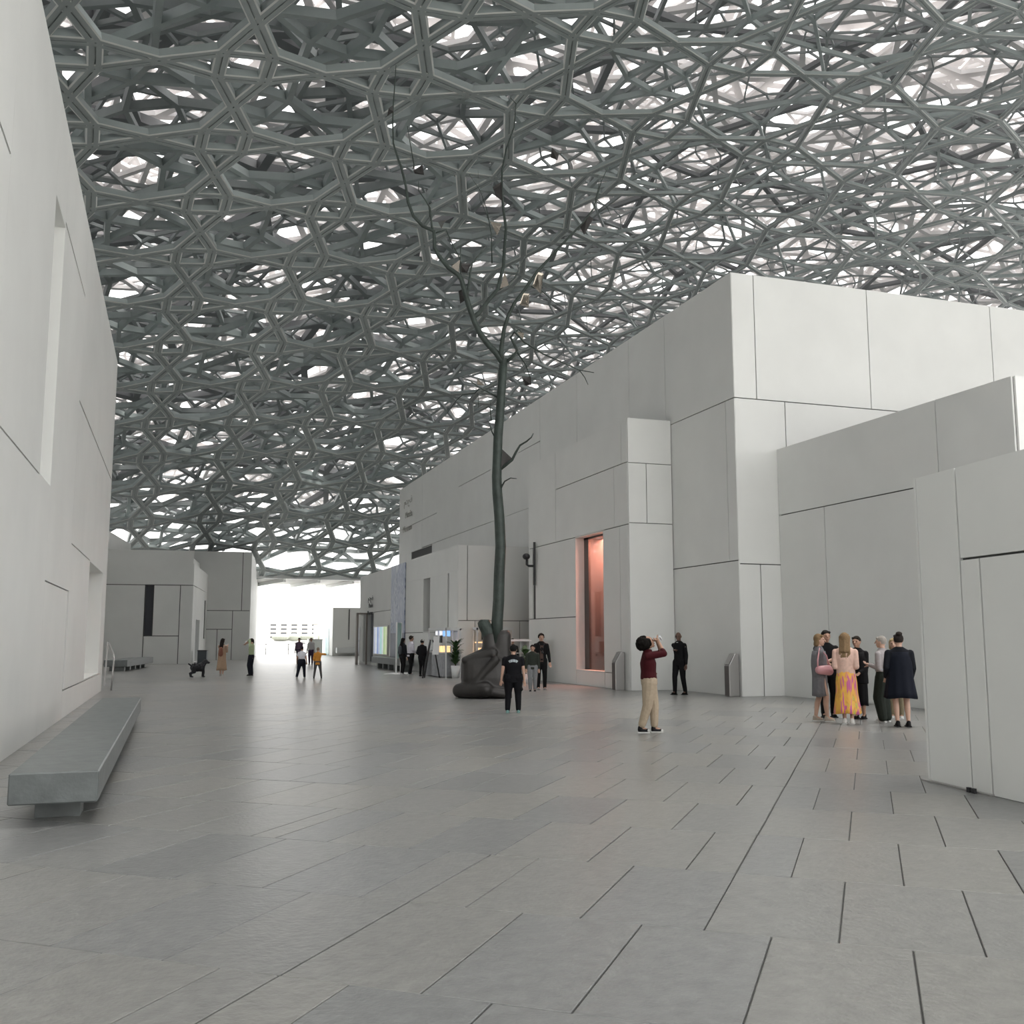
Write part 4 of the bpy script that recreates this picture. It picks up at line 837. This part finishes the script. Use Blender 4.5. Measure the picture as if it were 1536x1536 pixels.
person('adult in dark mauve shirt behind the child in white', gp(448, 996), 1.66, 190, 'mid', 'short', (.03, .03, .03), (.13, .09, .13), 'long', 'trousers', (.02, .02, .03), (.03, .03, .03), vx=.018, fat=1.15)
person('adult in pale shirt and dark trousers standing far off near the opening', gp(466, 996.5), 1.66, 200, 'mid', 'short', (.2, .18, .16), (.50, .48, .48), 'long', 'trousers', (.05, .03, .06), (.1, .1, .1), vx=.018, toph=.5)
# group on the right
def ex_pink(o, S, V, d):
    k = MB(); k.rc(V(.135, -.03, .585), .05*S, V(.135, .075, .575), .052*S, 12); k.rc(V(.135, -.03, .6), .035*S, V(.135, .075, .61), .035*S, 12); voxel(k.build('handbag', mat('pink_leather', (.55, .27, .29), .35), o, True), .012, 2)
    MB().tube([V(.14, -.05, .6), V(.15, -.05, .7), V(.10, -.01, .835), V(.14, .05, .75), V(.14, .09, .6)], .009*S, 8).build('bag_strap', mat('pink_leather', (.55, .27, .29), .35), o, True)
person('woman in grey knee-length dress with large pink shoulder bag', gp(1232, 1082), 1.70, 112, 'light', 'bob', (.20, .13, .07), (.17, .165, .175), 'short', 'dress', (.17, .165, .175), (.42, .36, .30), feet=((-.03, -.045), (.045, .07)), hands=((-.04, .12, .68), (.03, .13, .70)), vx=.010, hem=.285, bell=1.15, fat=1.16, toph=.5, head=(20, 0), extra=lambda o, S, V, d: ex_pink(o, S, V, d) )
person('man in black suit half hidden behind the grey dress', gp(1243, 1076), 1.78, 195, 'mid', 'short', (.02, .018, .016), (.006, .006, .007), 'long', 'trousers', (.007, .007, .008), (.008, .008, .008), feet=((-.06, 0), (.07, .05)), hands=((-.13, .09, .5), (.06, .12, .62)), vx=.012, build=1.1)
msk = bpy.data.materials.new('printed_skirt'); msk.use_nodes = True; t = msk.node_tree; bs = t.nodes['Principled BSDF']; bs.inputs['Roughness'].default_value = .6
g_ = t.nodes.new('ShaderNodeNewGeometry'); mp = t.nodes.new('ShaderNodeMapping'); mp.inputs['Scale'].default_value = (11, 11, 2.3); nz = t.nodes.new('ShaderNodeTexNoise'); nz.inputs['Scale'].default_value = 1.1; nz.inputs['Detail'].default_value = 2; nz.inputs['Distortion'].default_value = .8
r_ = t.nodes.new('ShaderNodeValToRGB'); E = r_.color_ramp.elements; E[0].position = .30; E[0].color = (.45, .12, .28, 1); E[1].position = .72; E[1].color = (.30, .42, .10, 1)
for p_, c_ in ((.40, (.62, .12, .30)), (.45, (.80, .38, .08)), (.54, (.85, .50, .08)), (.62, (.70, .30, .06)), (.66, (.6, .55, .12))): e = E.new(p_); e.color = (*c_, 1)
t.links.new(g_.outputs['Position'], mp.inputs[0]); t.links.new(mp.outputs[0], nz.inputs['Vector']); t.links.new(nz.outputs['Fac'], r_.inputs[0]); t.links.new(r_.outputs[0], bs.inputs[0])
person('woman with long light-brown hair, pale pink top and multicoloured long skirt', gp(1272, 1086), 1.72, toward(1272)+4, 'light', 'long', (.24, .16, .09), (.68, .46, .38), 'long', 'skirt', (.6, .4, .1), (.70, .69, .66), feet=((-.03, 0), (.045, .01)), hands=((-.07, .12, .62), (.07, .12, .62)), vx=.010, hem=.115, bell=1.75, fat=1.08, toph=.53, botm=msk)
person('person in long black coat half hidden behind the coloured skirt', gp(1290, 1078), 1.66, toward(1290)+200, 'mid', 'short', (.03, .022, .02), (.007, .007, .008), 'long', 'dress', (.007, .007, .008), (.01, .01, .01), feet=((-.05, 0), (.04, .0)), hands=((-.06, .12, .55), (.05, .12, .55)), vx=.012, hem=.16, bell=1.0, fat=1.3, toph=.42)
def ex_bag(o, S, V, d):
    MB().box(.10*S, .15*S, .02*S, .10*S, .46*S, .56*S).build('handbag', d['cs']((.10, .06, .035)), o); MB().tube([V(.125, .06, .56), V(.09, .05, .70), V(.03, .02, .83), V(-.06, -.06, .72)], .006*S, 6).build('bag_strap', d['cs']((.03, .025, .02)), o)
    MB().loft([(0, 0, .585*S, .100*S, .083*S), (0, 0, .615*S, .103*S, .085*S)]).build('hem_band', d['cs']((.34, .35, .38)), o, True)
person('grey cropped-haired woman in pale sweater and wide dark green trousers with brown bag', gp(1328, 1083), 1.66, toward(1328)-62, 'light', 'short', (.34, .31, .28), (.36, .33, .33), 'long', 'trousers', (.020, .025, .020), (.6, .6, .58), feet=((-.05, .01), (.05, .01)), hands=((-.08, .13, .66), (.02, .14, .64)), vx=.011, bell=1.65, fat=1.12, toph=.58, head=(-15, 0), extra=ex_bag)
person('woman with tied dark hair in navy-black coat, bare legs and black shoes', gp(1354, 1090), 1.70, toward(1354)-12, 'light', 'bun', (.03, .024, .022), (.008, .009, .013), 'long', 'dress', (.007, .009, .016), (.008, .008, .009), feet=((-.05, 0), (.06, .0)), hands=((-.14, .06, .52), (.13, .08, .5)), vx=.010, hem=.305, bell=1.75, build=1.12, fat=1.15, toph=.46)
person('fair-haired person in khaki trousers mostly hidden behind the navy-black coat', gp(1346, 1078), 1.62, toward(1346)+185, 'light', 'bob', (.42, .32, .18), (.05, .05, .05), 'long', 'trousers', (.20, .17, .11), (.6, .6, .58), feet=((-.05, 0), (.05, 0)), vx=.012)
# ------------------------------------------------------------------ dog
dp = gp(296, 1016)
dog = empty('dog', (dp[0], dp[1], 0), R(-75), 'black curly-coated dog trotting alone on the left of the square', 'dog')
k = MB()
k.ell((0, -.04, .40), .16, .28, .17, 14, 9); k.ell((0, .13, .42), .165, .17, .19, 14, 9); k.rc((0, .18, .46), .12, (0, .26, .60), .105); k.ell((0, .31, .64), .11, .115, .105, 12, 8); k.rc((0, .36, .62), .06, (0, .45, .60), .05)
for i in range(26):
    a = i*2.4; k.ell((.13*math.cos(a), -.2+.015*i, .44+.12*math.sin(a)), .05, .05, .05, 8, 5)
for s_ in (-1, 1):
    k.rc((s_*.085, .28, .69), .04, (s_*.13, .27, .56), .045); k.rc((s_*.08, .20, .38), .065, (s_*.08, .24, .2), .04); k.rc((s_*.08, .24, .2), .04, (s_*.08, .22, .04), .03); k.rc((s_*.08, .22, .035), .03, (s_*.08, .27, .03), .028)
    k.rc((s_*.08, -.2, .38), .09, (s_*.085, -.14, .22), .055); k.rc((s_*.085, -.14, .22), .055, (s_*.085, -.30, .17), .035); k.rc((s_*.085, -.30, .17), .035, (s_*.085, -.27, .04), .028); k.rc((s_*.085, -.27, .035), .03, (s_*.085, -.21, .03), .028)
k.rc((0, -.27, .48), .035, (0, -.38, .56), .03)
voxel(k.build('body', mat('dog_coat', (.008, .008, .011), .8, bump=.6, bscale=60), dog, True), .014, 2)
MB().ell((0, .50, .61), .018, .014, .014, 8, 5).build('nose', M_BLACKF, dog, True)
MB().tube([(.13*math.cos(a), .22+.03*math.sin(a), .52+.09*math.sin(a)) for a in [2*PI*i/12 for i in range(13)]], .012, 6).build('collar', mat('collar', (.1, .1, .14), .5), dog, True)
